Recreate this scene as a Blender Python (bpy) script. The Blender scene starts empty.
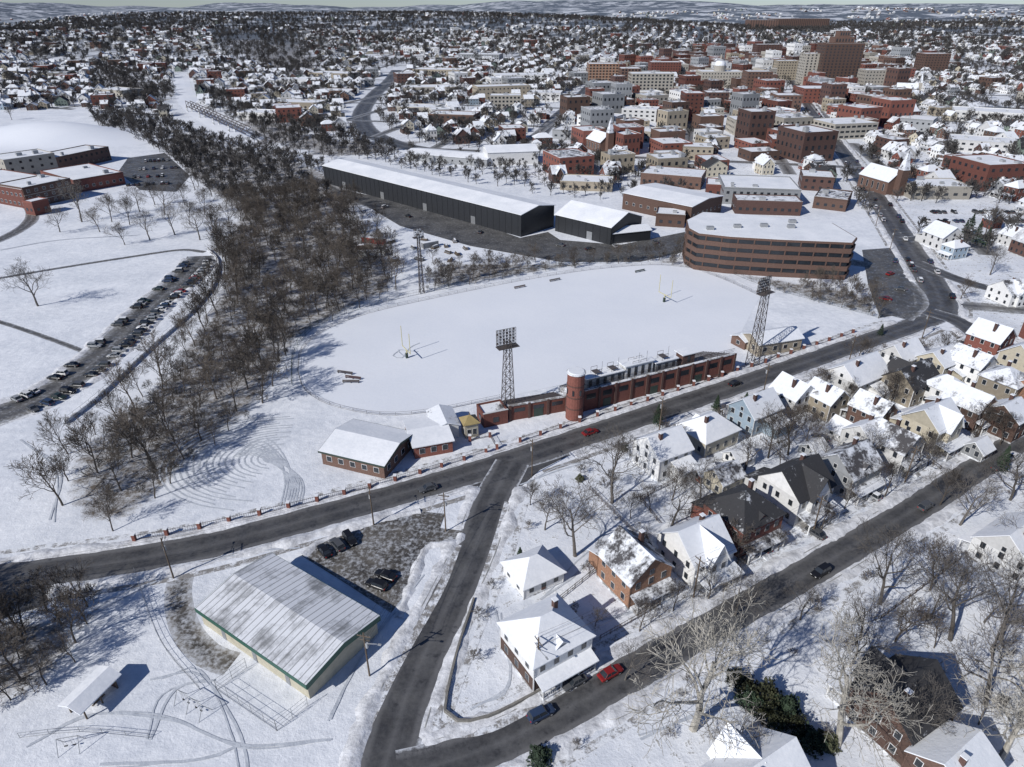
import bpy, math, random
import numpy as np
from math import sin, cos, radians, pi, sqrt, atan2, degrees
from mathutils import Vector, noise as mnoise
random.seed(7); np.random.seed(7)
R = random.uniform
scene = bpy.context.scene
COL = scene.collection

# ------------------------------------------------------------------ survey: drone at 100 m, looking north, ~29 deg down
HC, TH, FP = 100.0, radians(28.97), 683.0
ST, CT = sin(TH), cos(TH)
def P(u, v, z=0.0):
    a = (v-383.5)/FP
    t = (HC-z)/(ST+a*CT)
    return ((u-512)/FP*t, (CT-a*ST)*t)
def PP(l, z=0.0): return [P(u, v, z) for u, v in l]
def sst(a, b, x):
    t = np.clip((x-a)/(b-a), 0, 1); return t*t*(3-2*t)
def terr(x, y):
    x = np.asarray(x, float); y = np.asarray(y, float)
    n = 22+22*np.sin(x/700+1.0+y/1900)+17*np.sin(y/480+x/900)+10*np.sin(x/310+y/650+2)
    f = 38+34*np.sin(x/1300+0.7)+28*np.sin(x/620+y/2100+2.2)+14*np.sin(x/330+1)
    return sst(1300, 3000, y)*n*1.05 + sst(4500, 8500, y)*f
def T(x, y): return float(terr(x, y))

# ------------------------------------------------------------------ materials
MATS = {}
def newmat(name):
    m = bpy.data.materials.new(name); m.use_nodes = True
    nt = m.node_tree; b = nt.nodes['Principled BSDF']
    MATS[name] = m
    return m, nt, b
def nz(nt, scale, detail=4, rough=.55, vec=None, dim='3D'):
    n = nt.nodes.new('ShaderNodeTexNoise'); n.inputs['Scale'].default_value = scale
    n.inputs['Detail'].default_value = detail; n.inputs['Roughness'].default_value = rough
    if vec: nt.links.new(vec, n.inputs['Vector'])
    return n.outputs['Fac']
def mr(nt, v, a, b, c=0., d=1.):
    n = nt.nodes.new('ShaderNodeMapRange'); n.inputs[1].default_value = a; n.inputs[2].default_value = b
    n.inputs[3].default_value = c; n.inputs[4].default_value = d
    nt.links.new(v, n.inputs[0]); return n.outputs[0]
def mathn(nt, op, a, b):
    n = nt.nodes.new('ShaderNodeMath'); n.operation = op
    for i, q in enumerate((a, b)):
        if isinstance(q, (int, float)): n.inputs[i].default_value = q
        else: nt.links.new(q, n.inputs[i])
    return n.outputs[0]
def mix(nt, f, a, b, blend='MIX'):
    n = nt.nodes.new('ShaderNodeMix'); n.data_type = 'RGBA'; n.blend_type = blend
    if isinstance(f, (int, float)): n.inputs[0].default_value = f
    else: nt.links.new(f, n.inputs[0])
    for i, q in ((6, a), (7, b)):
        if isinstance(q, tuple): n.inputs[i].default_value = (*q[:3], 1)
        else: nt.links.new(q, n.inputs[i])
    return n.outputs[2]
def coords(nt, rnd=True):
    tc = nt.nodes.new('ShaderNodeTexCoord')
    if not rnd: return tc.outputs['Object'], None
    oi = nt.nodes.new('ShaderNodeObjectInfo')
    mu = nt.nodes.new('ShaderNodeVectorMath'); mu.operation = 'ADD'
    cx = nt.nodes.new('ShaderNodeCombineXYZ')
    s = mathn(nt, 'MULTIPLY', oi.outputs['Random'], 97.0)
    nt.links.new(s, cx.inputs[0]); nt.links.new(s, cx.inputs[1])
    nt.links.new(tc.outputs['Object'], mu.inputs[0]); nt.links.new(cx.outputs[0], mu.inputs[1])
    return mu.outputs[0], oi.outputs['Random']
def bump(nt, b, h, strength, dist):
    n = nt.nodes.new('ShaderNodeBump'); n.inputs['Strength'].default_value = strength
    n.inputs['Distance'].default_value = dist
    nt.links.new(h, n.inputs['Height']); nt.links.new(n.outputs[0], b.inputs['Normal'])
def M(name, c, rough=.8, var=.2, scale=1.2, bp=0, rnd=.25, metal=0):
    m, nt, b = newmat(name)
    vec, r = coords(nt)
    n = nz(nt, scale, 6, .65, vec)
    k = mr(nt, n, .3, .7, 1-var, 1+var)
    k = mathn(nt, 'MULTIPLY', k, mr(nt, r, 0, 1, 1-rnd, 1+rnd*.6))
    cn = nt.nodes.new('ShaderNodeVectorMath'); cn.operation = 'SCALE'
    cn.inputs[0].default_value = c; nt.links.new(k, cn.inputs['Scale'])
    nt.links.new(cn.outputs[0], b.inputs['Base Color'])
    b.inputs['Roughness'].default_value = rough; b.inputs['Metallic'].default_value = metal
    if bp: bump(nt, b, nz(nt, scale*6, 3, .6, vec), .5, bp)
    return m
SNOW_A, SNOW_B = (.62, .65, .69), (.82, .835, .86)
def SM(name, base, cover, scale=.5, soft=.06, rough=.85):
    """surface partly covered in snow"""
    m, nt, b = newmat(name)
    vec, r = coords(nt)
    n = mathn(nt, 'ADD', mathn(nt, 'MULTIPLY', nz(nt, scale, 5, .6, vec), .7), mathn(nt, 'MULTIPLY', nz(nt, scale*6, 4, .6, vec), .3))
    th = mathn(nt, 'ADD', .5+(.5-cover)*.42, mr(nt, r, 0, 1, -.045, .045))
    f = mr(nt, mathn(nt, 'SUBTRACT', n, th), -soft, soft)
    n2 = nz(nt, 2.2, 4, .6, vec)
    basec = mix(nt, n2, tuple(x*.7 for x in base), tuple(x*1.25 for x in base))
    sn = mix(nt, nz(nt, .8, 4, .6, vec), SNOW_A, SNOW_B)
    nt.links.new(mix(nt, f, basec, sn), b.inputs['Base Color'])
    b.inputs['Roughness'].default_value = rough
    bump(nt, b, mathn(nt, 'ADD', f, nz(nt, 1.7, 4, .6, vec)), .5, .12)
    return m
def snowmat(name, a, bb, big=.12, bs=.35, dist=.25):
    m, nt, b = newmat(name)
    vec, _ = coords(nt, False)
    n1 = nz(nt, big, 5, .6, vec); n2 = nz(nt, 1.3, 6, .65, vec)
    c = mix(nt, mr(nt, mathn(nt, 'ADD', mathn(nt, 'MULTIPLY', n1, .6), mathn(nt, 'MULTIPLY', n2, .4)), .35, .62), a, bb)
    nt.links.new(c, b.inputs['Base Color']); b.inputs['Roughness'].default_value = .75
    bump(nt, b, mathn(nt, 'ADD', n2, mathn(nt, 'MULTIPLY', nz(nt, .3, 3, .5, vec), 2.)), bs, dist)
    return m
snow_clean = snowmat('snow_field', (.69, .72, .77), (.78, .80, .835), .02, .2, .12)
snow_roof = snowmat('snow_roof', (.66, .685, .72), (.84, .85, .865), .1, .35, .12)
snow_berm = snowmat('snow_berm', (.38, .385, .40), (.82, .83, .85), .4, .7, .25)
snow_track = snowmat('snow_rutted', (.40, .43, .48), (.55, .58, .62), .4, .6, .2)
def ground_mat():
    m, nt, b = newmat('snowy_ground')
    vec, _ = coords(nt, False)
    at = nt.nodes.new('ShaderNodeAttribute'); at.attribute_name = 'woods'
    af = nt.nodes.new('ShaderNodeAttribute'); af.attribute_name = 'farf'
    ay = nt.nodes.new('ShaderNodeAttribute'); ay.attribute_name = 'yard'
    n1 = nz(nt, .06, 6, .6, vec); n2 = nz(nt, .45, 7, .68, vec); n3 = nz(nt, 2.4, 5, .65, vec); n4 = nz(nt, .006, 8, .7, vec)
    s = mix(nt, mr(nt, mathn(nt, 'ADD', mathn(nt, 'MULTIPLY', n1, .5), mathn(nt, 'MULTIPLY', n2, .5)), .38, .6), (.60, .63, .68), (.81, .83, .86))
    gr = mix(nt, n3, (.07, .06, .045), (.22, .20, .15))
    thr = mr(nt, ay.outputs['Fac'], 0, 1, .65, .535)
    g = mathn(nt, 'SUBTRACT', mathn(nt, 'ADD', mathn(nt, 'MULTIPLY', n2, .65), mathn(nt, 'MULTIPLY', n3, .35)), thr)
    c = mix(nt, mr(nt, g, 0, .07, 0, .8), s, gr)
    wf = mr(nt, mathn(nt, 'ADD', mathn(nt, 'MULTIPLY', at.outputs['Fac'], .62), mathn(nt, 'ADD', mathn(nt, 'MULTIPLY', n2, .5), mathn(nt, 'MULTIPLY', n3, .25))), .87, 1.05)
    c = mix(nt, wf, c, mix(nt, n3, (.045, .038, .032), (.18, .15, .12)))
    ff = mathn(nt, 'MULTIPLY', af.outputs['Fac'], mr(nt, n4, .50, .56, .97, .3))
    c = mix(nt, ff, c, mix(nt, n1, (.055, .072, .098), (.10, .122, .15)))  # distant forest cover; its blue-grey colour also paints in the distance haze
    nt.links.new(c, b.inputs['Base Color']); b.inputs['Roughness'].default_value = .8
    bump(nt, b, mathn(nt, 'ADD', mathn(nt, 'MULTIPLY', n2, 1.6), mathn(nt, 'MULTIPLY', n3, .5)), .4, .4)
    return m
gmat = ground_mat()
def asphalt_mat(name, lo, hi, snowy=.0, edge=1.0):
    m, nt, b = newmat(name)
    vec, _ = coords(nt, False)
    at = nt.nodes.new('ShaderNodeAttribute'); at.attribute_name = 'edge'
    n1 = nz(nt, .12, 6, .65, vec); n2 = nz(nt, 1.1, 6, .7, vec); n3 = nz(nt, .35, 7, .75, vec)
    c = mix(nt, mr(nt, mathn(nt, 'ADD', mathn(nt, 'MULTIPLY', n1, .6), mathn(nt, 'MULTIPLY', n2, .4)), .38, .62), lo, hi)
    c = mix(nt, mr(nt, mathn(nt, 'ADD', at.outputs['Fac'], mathn(nt, 'MULTIPLY', n3, .5)), .4, .62, 0, .45), c, tuple(x*1.9 for x in hi))
    c = mix(nt, mr(nt, n3, .56, .64, 0, .6), c, tuple(x*.55 for x in lo))
    e = mathn(nt, 'ADD', mathn(nt, 'MULTIPLY', at.outputs['Fac'], .46*edge), mathn(nt, 'ADD', mathn(nt, 'MULTIPLY', n2, .5), mathn(nt, 'MULTIPLY', n3, .4)))
    c = mix(nt, mr(nt, e, .76-snowy, .90-snowy, 0, .88), c, (.56, .58, .61))
    nt.links.new(c, b.inputs['Base Color'])
    nt.links.new(mr(nt, n3, .4, .6, .75, .35), b.inputs['Roughness'])
    bump(nt, b, n2, .3, .05)
    return m
asphalt = asphalt_mat('asphalt', (.042, .042, .044), (.105, .104, .104))
asphalt_lot = asphalt_mat('asphalt_lot', (.045, .045, .046), (.14, .137, .132), .27, .25)
dirt_lot = asphalt_mat('gravel_lot', (.04, .036, .032), (.15, .138, .12), .33, .2)
street_far = asphalt_mat('town_street_asphalt', (.05, .05, .052), (.14, .138, .135), .2, .4)
concrete = SM('concrete_walk', (.24, .23, .22), .5, .5)
kerbm = M('kerb_concrete', (.3, .3, .29), rnd=0)
white_paint = M('white_paint', (.75, .75, .74), .5, .08)
yel_paint = M('goal_yellow', (.50, .46, .24), .5, .08, rnd=0)
brick = M('brick_red', (.165, .062, .047), .9, .25, 2.5, rnd=.4)
brick_b = M('brick_brown', (.125, .075, .058), .9, .25, 2.5, rnd=.4)
brick_o = M('brick_orange', (.27, .15, .095), .9, .25, 2.5, rnd=.3)
brick_dk = M('brick_dark', (.09, .05, .042), .9, .25, 2.5)
office_b = M('brick_office', (.12, .072, .056), .9, .2, 2, rnd=0)
white_w = M('siding_white', (.66, .66, .65), .6, .1)
cream_w = M('siding_cream', (.45, .41, .32), .6, .12)
tan_w = M('siding_tan', (.30, .26, .20), .6, .12)
grey_w = M('siding_grey', (.25, .26, .27), .6, .12)
blue_w = M('siding_blue', (.27, .34, .40), .6, .12)
green_w = M('siding_green', (.17, .21, .18), .6, .12)
stone_w = M('limestone', (.36, .335, .29), .8, .14)
black_w = M('black_metal_siding', (.022, .024, .028), .5, .15, rnd=.1)
beige_w = M('beige_block', (.42, .39, .30), .8, .14, rnd=0)
green_trim = M('green_trim', (.02, .085, .06), .5, .1, rnd=0)
dkgreen = M('dark_green_fence', (.03, .05, .04), .6, .2, rnd=0)
glass = M('window_glass', (.025, .03, .037), .12, .3, .6)
frame_w = M('window_frame', (.62, .62, .61), .5, .05)
doorm = M('door_paint', (.14, .06, .04), .5, .2)
steel = M('galvanised_steel', (.28, .29, .30), .5, .15, metal=.3)
dksteel = M('dark_steel', (.10, .085, .08), .6, .2, metal=.2)
wood = M('pole_wood', (.12, .09, .065), .9, .2)
bark = M('bark_grey', (.115, .103, .092), .95, .3, 2, rnd=.3)
bark_b = M('bark_brown', (.075, .062, .052), .95, .3, 2, rnd=.35)
bark_k = M('bark_woodland', (.10, .084, .070), .95, .35, 2, rnd=.45)
bark_w = M('sycamore_bark', (.33, .31, .27), .9, .45, .8, rnd=.1)
bark_d = M('bark_far', (.066, .061, .058), .95, .3, 2, rnd=.35)
needle = M('conifer_needles', (.03, .05, .028), .9, .5, 1.5, rnd=.3)
shrubm = M('rhododendron_leaves', (.06, .065, .032), .8, .5, 1.5, rnd=.3)
rubber = M('tyre_rubber', (.02, .02, .02), .9, .1)
redp = M('red_paint', (.40, .04, .03), .45, .15)
gold = M('gold_roof', (.35, .27, .12), .6, .15)
hvac = M('rooftop_unit', (.34, .35, .36), .5, .15)
roof_full = SM('roof_snow', (.08, .075, .075), .88, .35)
roof_part = SM('roof_patchy_snow', (.065, .062, .065), .60, .3)
roof_bare = SM('roof_mostly_bare', (.035, .035, .038), .2, .35)
roof_grey = SM('roof_thin_snow', (.22, .22, .23), .66, .2, .12)
def seam_roof():
    m, nt, b = newmat('standing_seam_snow_roof')
    vec, _ = coords(nt, False)
    sp = nt.nodes.new('ShaderNodeSeparateXYZ'); nt.links.new(vec, sp.inputs[0])
    fr = mathn(nt, 'FRACT', mathn(nt, 'MULTIPLY', sp.outputs[0], 1/1.3), 0)
    mp = nt.nodes.new('ShaderNodeMapping'); mp.inputs['Scale'].default_value = (1.1, .12, .1)
    nt.links.new(vec, mp.inputs[0])
    n1 = nz(nt, 1.0, 5, .6, mp.outputs[0]); n2 = nz(nt, .18, 6, .65, vec)
    f = mr(nt, mathn(nt, 'ADD', mathn(nt, 'MULTIPLY', n1, .3), mathn(nt, 'MULTIPLY', n2, .75)), .51, .66)
    c = mix(nt, f, (.70, .715, .74), (.24, .245, .25))
    c = mix(nt, mathn(nt, 'MULTIPLY', mr(nt, fr, .82, .88), .75), c, (.20, .205, .21))
    nt.links.new(c, b.inputs['Base Color']); b.inputs['Roughness'].default_value = .6
    bump(nt, b, mathn(nt, 'ADD', f, mr(nt, fr, .84, .90)), .5, .08)
    return m
seamroof = seam_roof()

# ------------------------------------------------------------------ mesh helpers
def mk(name, vs, fs, mat=None, smooth=False, parent=None):
    me = bpy.data.meshes.new(name); me.from_pydata(vs, [], fs)
    if mat: me.materials.append(mat)
    if smooth: me.polygons.foreach_set('use_smooth', [True]*len(fs))
    me.update()
    ob = bpy.data.objects.new(name, me); COL.objects.link(ob)
    if parent: ob.parent = parent
    return ob
def empty(name, loc=(0, 0, 0), rot=0):
    e = bpy.data.objects.new(name, None); e.location = loc; e.rotation_euler = (0, 0, rot)
    e.empty_display_size = 1; COL.objects.link(e); return e
class B:
    def __init__(s): s.p = {}
    def add(s, part, mat, vs, fs):
        V, F = s.p.setdefault((part, mat.name), ([], []))
        o = len(V); V.extend(vs); F.extend([tuple(i+o for i in f) for f in fs])
    def box(s, part, mat, x0, x1, y0, y1, z0, z1):
        s.add(part, mat, [(x0, y0, z0), (x1, y0, z0), (x1, y1, z0), (x0, y1, z0), (x0, y0, z1), (x1, y0, z1), (x1, y1, z1), (x0, y1, z1)],
              [(3, 2, 1, 0), (4, 5, 6, 7), (0, 1, 5, 4), (1, 2, 6, 5), (2, 3, 7, 6), (3, 0, 4, 7)])
    def prism(s, part, mat, poly, z0, z1):
        n = len(poly)
        ar = sum(poly[i][0]*poly[(i+1) % n][1]-poly[(i+1) % n][0]*poly[i][1] for i in range(n))
        if ar < 0: poly = poly[::-1]
        vs = [(x, y, z0) for x, y in poly]+[(x, y, z1) for x, y in poly]
        fs = [tuple(range(n))[::-1], tuple(range(n, 2*n))]+[(i, (i+1) % n, n+(i+1) % n, n+i) for i in range(n)]
        s.add(part, mat, vs, fs)
    def slab(s, part, mat, pts, th):
        n = len(pts)
        vs = list(pts)+[(x, y, z-th) for x, y, z in pts]
        fs = [tuple(range(n)), tuple(range(n, 2*n))[::-1]]+[(i, n+i, n+(i+1) % n, (i+1) % n) for i in range(n)]
        s.add(part, mat, vs, fs)
    def tube(s, part, mat, p0, p1, r0, r1=None, n=4):
        r1 = r0 if r1 is None else r1
        p0 = Vector(p0); p1 = Vector(p1); d = (p1-p0)
        if d.length < 1e-6: return
        d.normalize(); a = d.orthogonal().normalized(); c = d.cross(a)
        vs = []
        for p, r in ((p0, r0), (p1, r1)):
            for i in range(n):
                t = 2*pi*i/n; vs.append(tuple(p+(a*cos(t)+c*sin(t))*r))
        fs = [(i, (i+1) % n, n+(i+1) % n, n+i) for i in range(n)]+[tuple(range(n))[::-1], tuple(range(n, 2*n))]
        s.add(part, mat, vs, fs)
    def parts(s, name, x=0, y=0, z=0, rot=0):
        e = empty(name, (x, y, z), rot)
        for (part, m), (V, F) in s.p.items():
            mk(part, V, F, MATS[m], parent=e)
        return e
    def mesh(s, name):
        V = []; F = []; mats = []; mi = []
        for (part, m), (v, f) in s.p.items():
            if MATS[m] not in mats: mats.append(MATS[m])
            k = mats.index(MATS[m]); o = len(V); V += v
            F += [tuple(i+o for i in q) for q in f]; mi += [k]*len(f)
        me = bpy.data.meshes.new(name); me.from_pydata(V, [], F)
        for q in mats: me.materials.append(q)
        me.polygons.foreach_set('material_index', mi); me.update()
        return me
def inst(name, me, x, y, z=0, rot=0, sc=1, parent=None, tilt=None):
    o = bpy.data.objects.new(name, me); o.location = (x, y, z); o.rotation_euler = (tilt[0] if tilt else 0, tilt[1] if tilt else 0, rot)
    o.scale = sc if isinstance(sc, tuple) else (sc, sc, sc)
    if parent: o.parent = parent
    COL.objects.link(o); return o
def cat(pts, step=3.0):
    pts = [Vector(p[:2]) for p in pts]
    P_ = [pts[0]*2-pts[1]]+pts+[pts[-1]*2-pts[-2]]
    out = []
    for i in range(1, len(P_)-2):
        a, b, c, d = P_[i-1], P_[i], P_[i+1], P_[i+2]
        n = max(1, int((c-b).length/step))
        for k in range(n):
            t = k/n
            out.append(.5*((2*b)+(c-a)*t+(2*a-5*b+4*c-d)*t*t+(3*b-a-3*c+d)*t**3))
    out.append(pts[-1])
    return np.array([(v.x, v.y) for v in out])
def normals(c):
    d = np.gradient(c, axis=0); d /= np.linalg.norm(d, axis=1)[:, None]+1e-9
    return np.stack([-d[:, 1], d[:, 0]], 1)
def ribbon(name, c, offs, zs, mat, edge=None, smooth=False, parent=None):
    n = len(c); offs = np.asarray(offs, float); k = offs.shape[-1]
    if offs.ndim == 1: offs = np.tile(offs, (n, 1))
    zs = np.asarray(zs, float)
    if zs.ndim == 0: zs = np.full((n, k), float(zs))
    elif zs.ndim == 1: zs = np.tile(zs, (n, 1))
    N = normals(c)
    xy = c[:, None, :]+N[:, None, :]*offs[:, :, None]
    V = np.concatenate([xy, zs[:, :, None]], 2).reshape(-1, 3)
    F = [(i*k+j, (i+1)*k+j, (i+1)*k+j+1, i*k+j+1) for i in range(n-1) for j in range(k-1)]
    if offs[0, -1] > offs[0, 0]: F = [f[::-1] for f in F]
    ob = mk(name, V.tolist(), F, mat, smooth, parent)
    if edge is not None:
        a = ob.data.attributes.new('edge', 'FLOAT', 'POINT'); a.data.foreach_set('value', np.tile(edge, n).astype(np.float32))
    return ob
def pip(poly, X, Y):
    X = np.asarray(X, float); Y = np.asarray(Y, float); ins = np.zeros(X.shape, bool)
    n = len(poly)
    for i in range(n):
        x0, y0 = poly[i]; x1, y1 = poly[(i+1) % n]
        if y0 == y1: continue
        c = ((y0 > Y) != (y1 > Y)) & (X < (x1-x0)*(Y-y0)/(y1-y0)+x0)
        ins ^= c
    return ins
def pld(poly, X, Y, closed=False):
    X = np.asarray(X, float); Y = np.asarray(Y, float); D = np.full(X.shape, 1e9)
    n = len(poly)
    for i in range(n if closed else n-1):
        x0, y0 = poly[i]; x1, y1 = poly[(i+1) % n]
        dx, dy = x1-x0, y1-y0; L = dx*dx+dy*dy+1e-9
        t = np.clip(((X-x0)*dx+(Y-y0)*dy)/L, 0, 1)
        D = np.minimum(D, np.hypot(X-x0-t*dx, Y-y0-t*dy))
    return D

# ------------------------------------------------------------------ layout
roads = {
 'main_road': (PP([(-160, 600), (-60, 587), (0, 578), (60, 570), (130, 560), (210, 545), (280, 527), (350, 508), (420, 488), (480, 470), (540, 451), (600, 431), (660, 411), (720, 391), (780, 371), (840, 350), (900, 330), (945, 313)]), 9.6),
 'side_road': (PP([(512, 462), (492, 500), (476, 545), (455, 590), (431, 640), (405, 700), (385, 767), (365, 860)]), 9),
 'lower_road': (PP([(398, 775), (440, 764), (500, 743), (560, 713), (640, 668), (720, 622), (800, 577), (860, 542), (920, 506), (980, 467), (1040, 428), (1150, 370)]), 7.8),
 'high_street': (PP([(938, 320), (940, 300), (925, 272), (890, 218), (860, 175), (835, 142), (815, 115), (800, 92), (790, 75)]), 13),
 'branch_road': (PP([(930, 312), (960, 322), (990, 345), (1040, 375), (1120, 425)]), 9),
 'hillside_drive': (PP([(-60, 430), (25, 405), (70, 380), (110, 347), (150, 308), (185, 277), (203, 256)]), 13),
 'highway': (PP([(470, 152), (420, 149), (385, 140), (365, 128), (362, 112), (374, 95), (390, 80), (398, 68)]), 20),
 'downtown_street': (PP([(535, 142), (553, 120), (572, 103), (590, 85)]), 13),
 'school_drive': (PP([(-60, 262), (10, 235), (32, 217), (22, 203), (-30, 200)]), 7),
 'works_drive': (PP([(300, 172), (345, 195), (410, 218), (470, 236), (540, 250), (620, 252), (690, 238)]), 9),
 'works_access': (PP([(850, 262), (880, 268), (905, 285), (915, 302), (900, 318)]), 9),
 'cross_street': (PP([(905, 240), (950, 236), (1010, 238), (1100, 245)]), 8),
 'bypass_street': (PP([(915, 262), (960, 280), (1010, 292), (1090, 300)]), 8),
}
RD = {k: (cat(p, 3.0), w) for k, (p, w) in roads.items()}
lots = {
 'parking_lot': PP([(302, 556), (322, 543), (352, 532), (385, 521), (425, 512), (445, 514), (440, 528), (462, 531), (458, 540), (425, 545), (408, 585), (394, 615), (380, 606), (340, 580)]),
 'junction_pavement': PP([(448, 492), (478, 486), (470, 520), (500, 520), (512, 495), (540, 470), (600, 440), (590, 425), (500, 455)]),
 'school_parking_lot': PP([(118, 172), (128, 158), (165, 153), (190, 176), (176, 192), (140, 190)]),
 'works_yard': PP([(340, 190), (430, 206), (520, 238), (548, 232), (560, 240), (620, 245), (685, 232), (684, 252), (640, 262), (560, 262), (470, 246), (400, 226)]),
 'service_yard': PP([(862, 250), (890, 248), (912, 285), (915, 312), (880, 318), (868, 285)]),
 'corner_lot': PP([(-60, 592), (45, 586), (48, 605), (-20, 625), (-90, 625)]),
}
WOODS = [PP(l) for l in [
 [(90, 112), (150, 118), (215, 138), (300, 158), (345, 180), (372, 200), (350, 215), (395, 245), (400, 290), (350, 312), (318, 330), (296, 350), (280, 385), (240, 430), (190, 470), (150, 512), (120, 532), (70, 530), (55, 500), (65, 450), (100, 425), (150, 385), (190, 330), (215, 290), (218, 250), (235, 215), (190, 180), (150, 145), (100, 128)],
 [(430, 262), (520, 262), (560, 262), (685, 256), (690, 268), (640, 262), (560, 270), (470, 285), (425, 292)],
 [(-120, 592), (40, 612), (95, 600), (80, 660), (40, 700), (-20, 720), (-160, 740)],
 [(860, 290), (885, 300), (880, 320), (770, 290), (720, 270), (700, 262), (760, 275)],
 [(255, 145), (330, 160), (400, 152), (430, 142), (330, 135), (255, 112), (205, 92), (215, 105)],
 [(195, 20), (300, 40), (330, 70), (290, 75), (220, 55)],
 [(100, 60), (172, 85), (176, 105), (130, 108), (90, 80)],
]]
ZNEAR = PP([(-900, 112), (90, 110), (170, 118), (240, 132), (330, 150), (400, 150), (545, 152), (550, 186), (620, 186), (720, 176), (810, 176), (850, 200), (895, 240), (915, 290), (945, 320), (1010, 352), (1400, 470), (1400, 1500), (-900, 1500)])
FIELD = PP([(298, 372), (302, 350), (325, 330), (370, 313), (440, 297), (520, 281), (590, 270), (650, 265), (690, 268), (725, 280), (760, 296), (740, 335), (728, 352), (640, 368), (560, 385), (500, 398), (430, 412), (380, 415), (330, 405), (305, 390)])
OPEN = [PP(l) for l in ([(935, 258), (1060, 255), (1100, 290), (960, 284)], [(890, 205), (1024, 205), (1040, 225), (900, 228)], [(178, 98), (200, 112), (262, 138), (240, 146), (190, 128), (160, 105)],
                        [(480, 9), (600, 9), (600, 16), (480, 16)], [(172, 72), (192, 72), (205, 108), (262, 135), (235, 140), (178, 108)])]
def near_road(X, Y, skip=None, pad=0):
    r = np.zeros(np.shape(X), bool)
    for k, (c, w) in RD.items():
        if k == skip: continue
        r |= pld(c[::2] if len(c) > 8 else c, X, Y) < w/2+pad+(6 if k == 'highway' and pad > .5 else 0)
    return r
def in_lots(X, Y, skip=None):
    r = np.zeros(np.shape(X), bool)
    for k, p in lots.items():
        if k != skip: r |= pip(p, X, Y)
    return r

# ------------------------------------------------------------------ ground
def axis(lo, hi, c0, c1, step):
    a = list(np.arange(c0, c1+.1, step))
    for sgn, end in ((1, hi), (-1, lo)):
        v = a[-1] if sgn > 0 else a[0]; s = step; ex = []
        while (v < end) if sgn > 0 else (v > end):
            far = abs(v)
            s = min(s*1.25, 30 if far < 1500 else (80 if far < 5200 else 300))
            v += sgn*s; ex.append(v)
        a = a+ex if sgn > 0 else ex[::-1]+a
    return np.array(a)
xs = axis(-16000, 16000, -260, 300, 4); ys = axis(-3000, 22000, 40, 470, 4)
X, Y = np.meshgrid(xs, ys); Z = terr(X, Y)
nx, ny = len(xs), len(ys)
idx = np.arange(nx*ny).reshape(ny, nx)
F = np.stack([idx[:-1, :-1], idx[:-1, 1:], idx[1:, 1:], idx[1:, :-1]], -1).reshape(-1, 4)
g = mk('ground', np.stack([X, Y, Z], -1).reshape(-1, 3).tolist(), F.tolist(), gmat, True)
wv = np.zeros(X.shape); sel = (Y > 30) & (Y < 3000) & (np.abs(X) < 2500)
for w in WOODS:
    ins = pip(w, X[sel], Y[sel]); d = pld(w, X[sel], Y[sel], True)
    wv[sel] = np.maximum(wv[sel], np.clip(.5+np.where(ins, d, -d)/8, 0, 1))
yard = np.zeros(X.shape)
YP = PP([(500, 480), (600, 445), (900, 345), (1024, 340), (1400, 470), (1400, 900), (600, 900), (440, 760), (470, 600)])
yard[sel] = pip(YP, X[sel], Y[sel])*.8
yard[sel] = np.maximum(yard[sel], (~pip(ZNEAR, X[sel], Y[sel]))*1.0)
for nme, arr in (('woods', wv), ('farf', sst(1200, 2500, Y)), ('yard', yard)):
    a = g.data.attributes.new(nme, 'FLOAT', 'POINT'); a.data.foreach_set('value', arr.reshape(-1).astype(np.float32))

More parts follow.
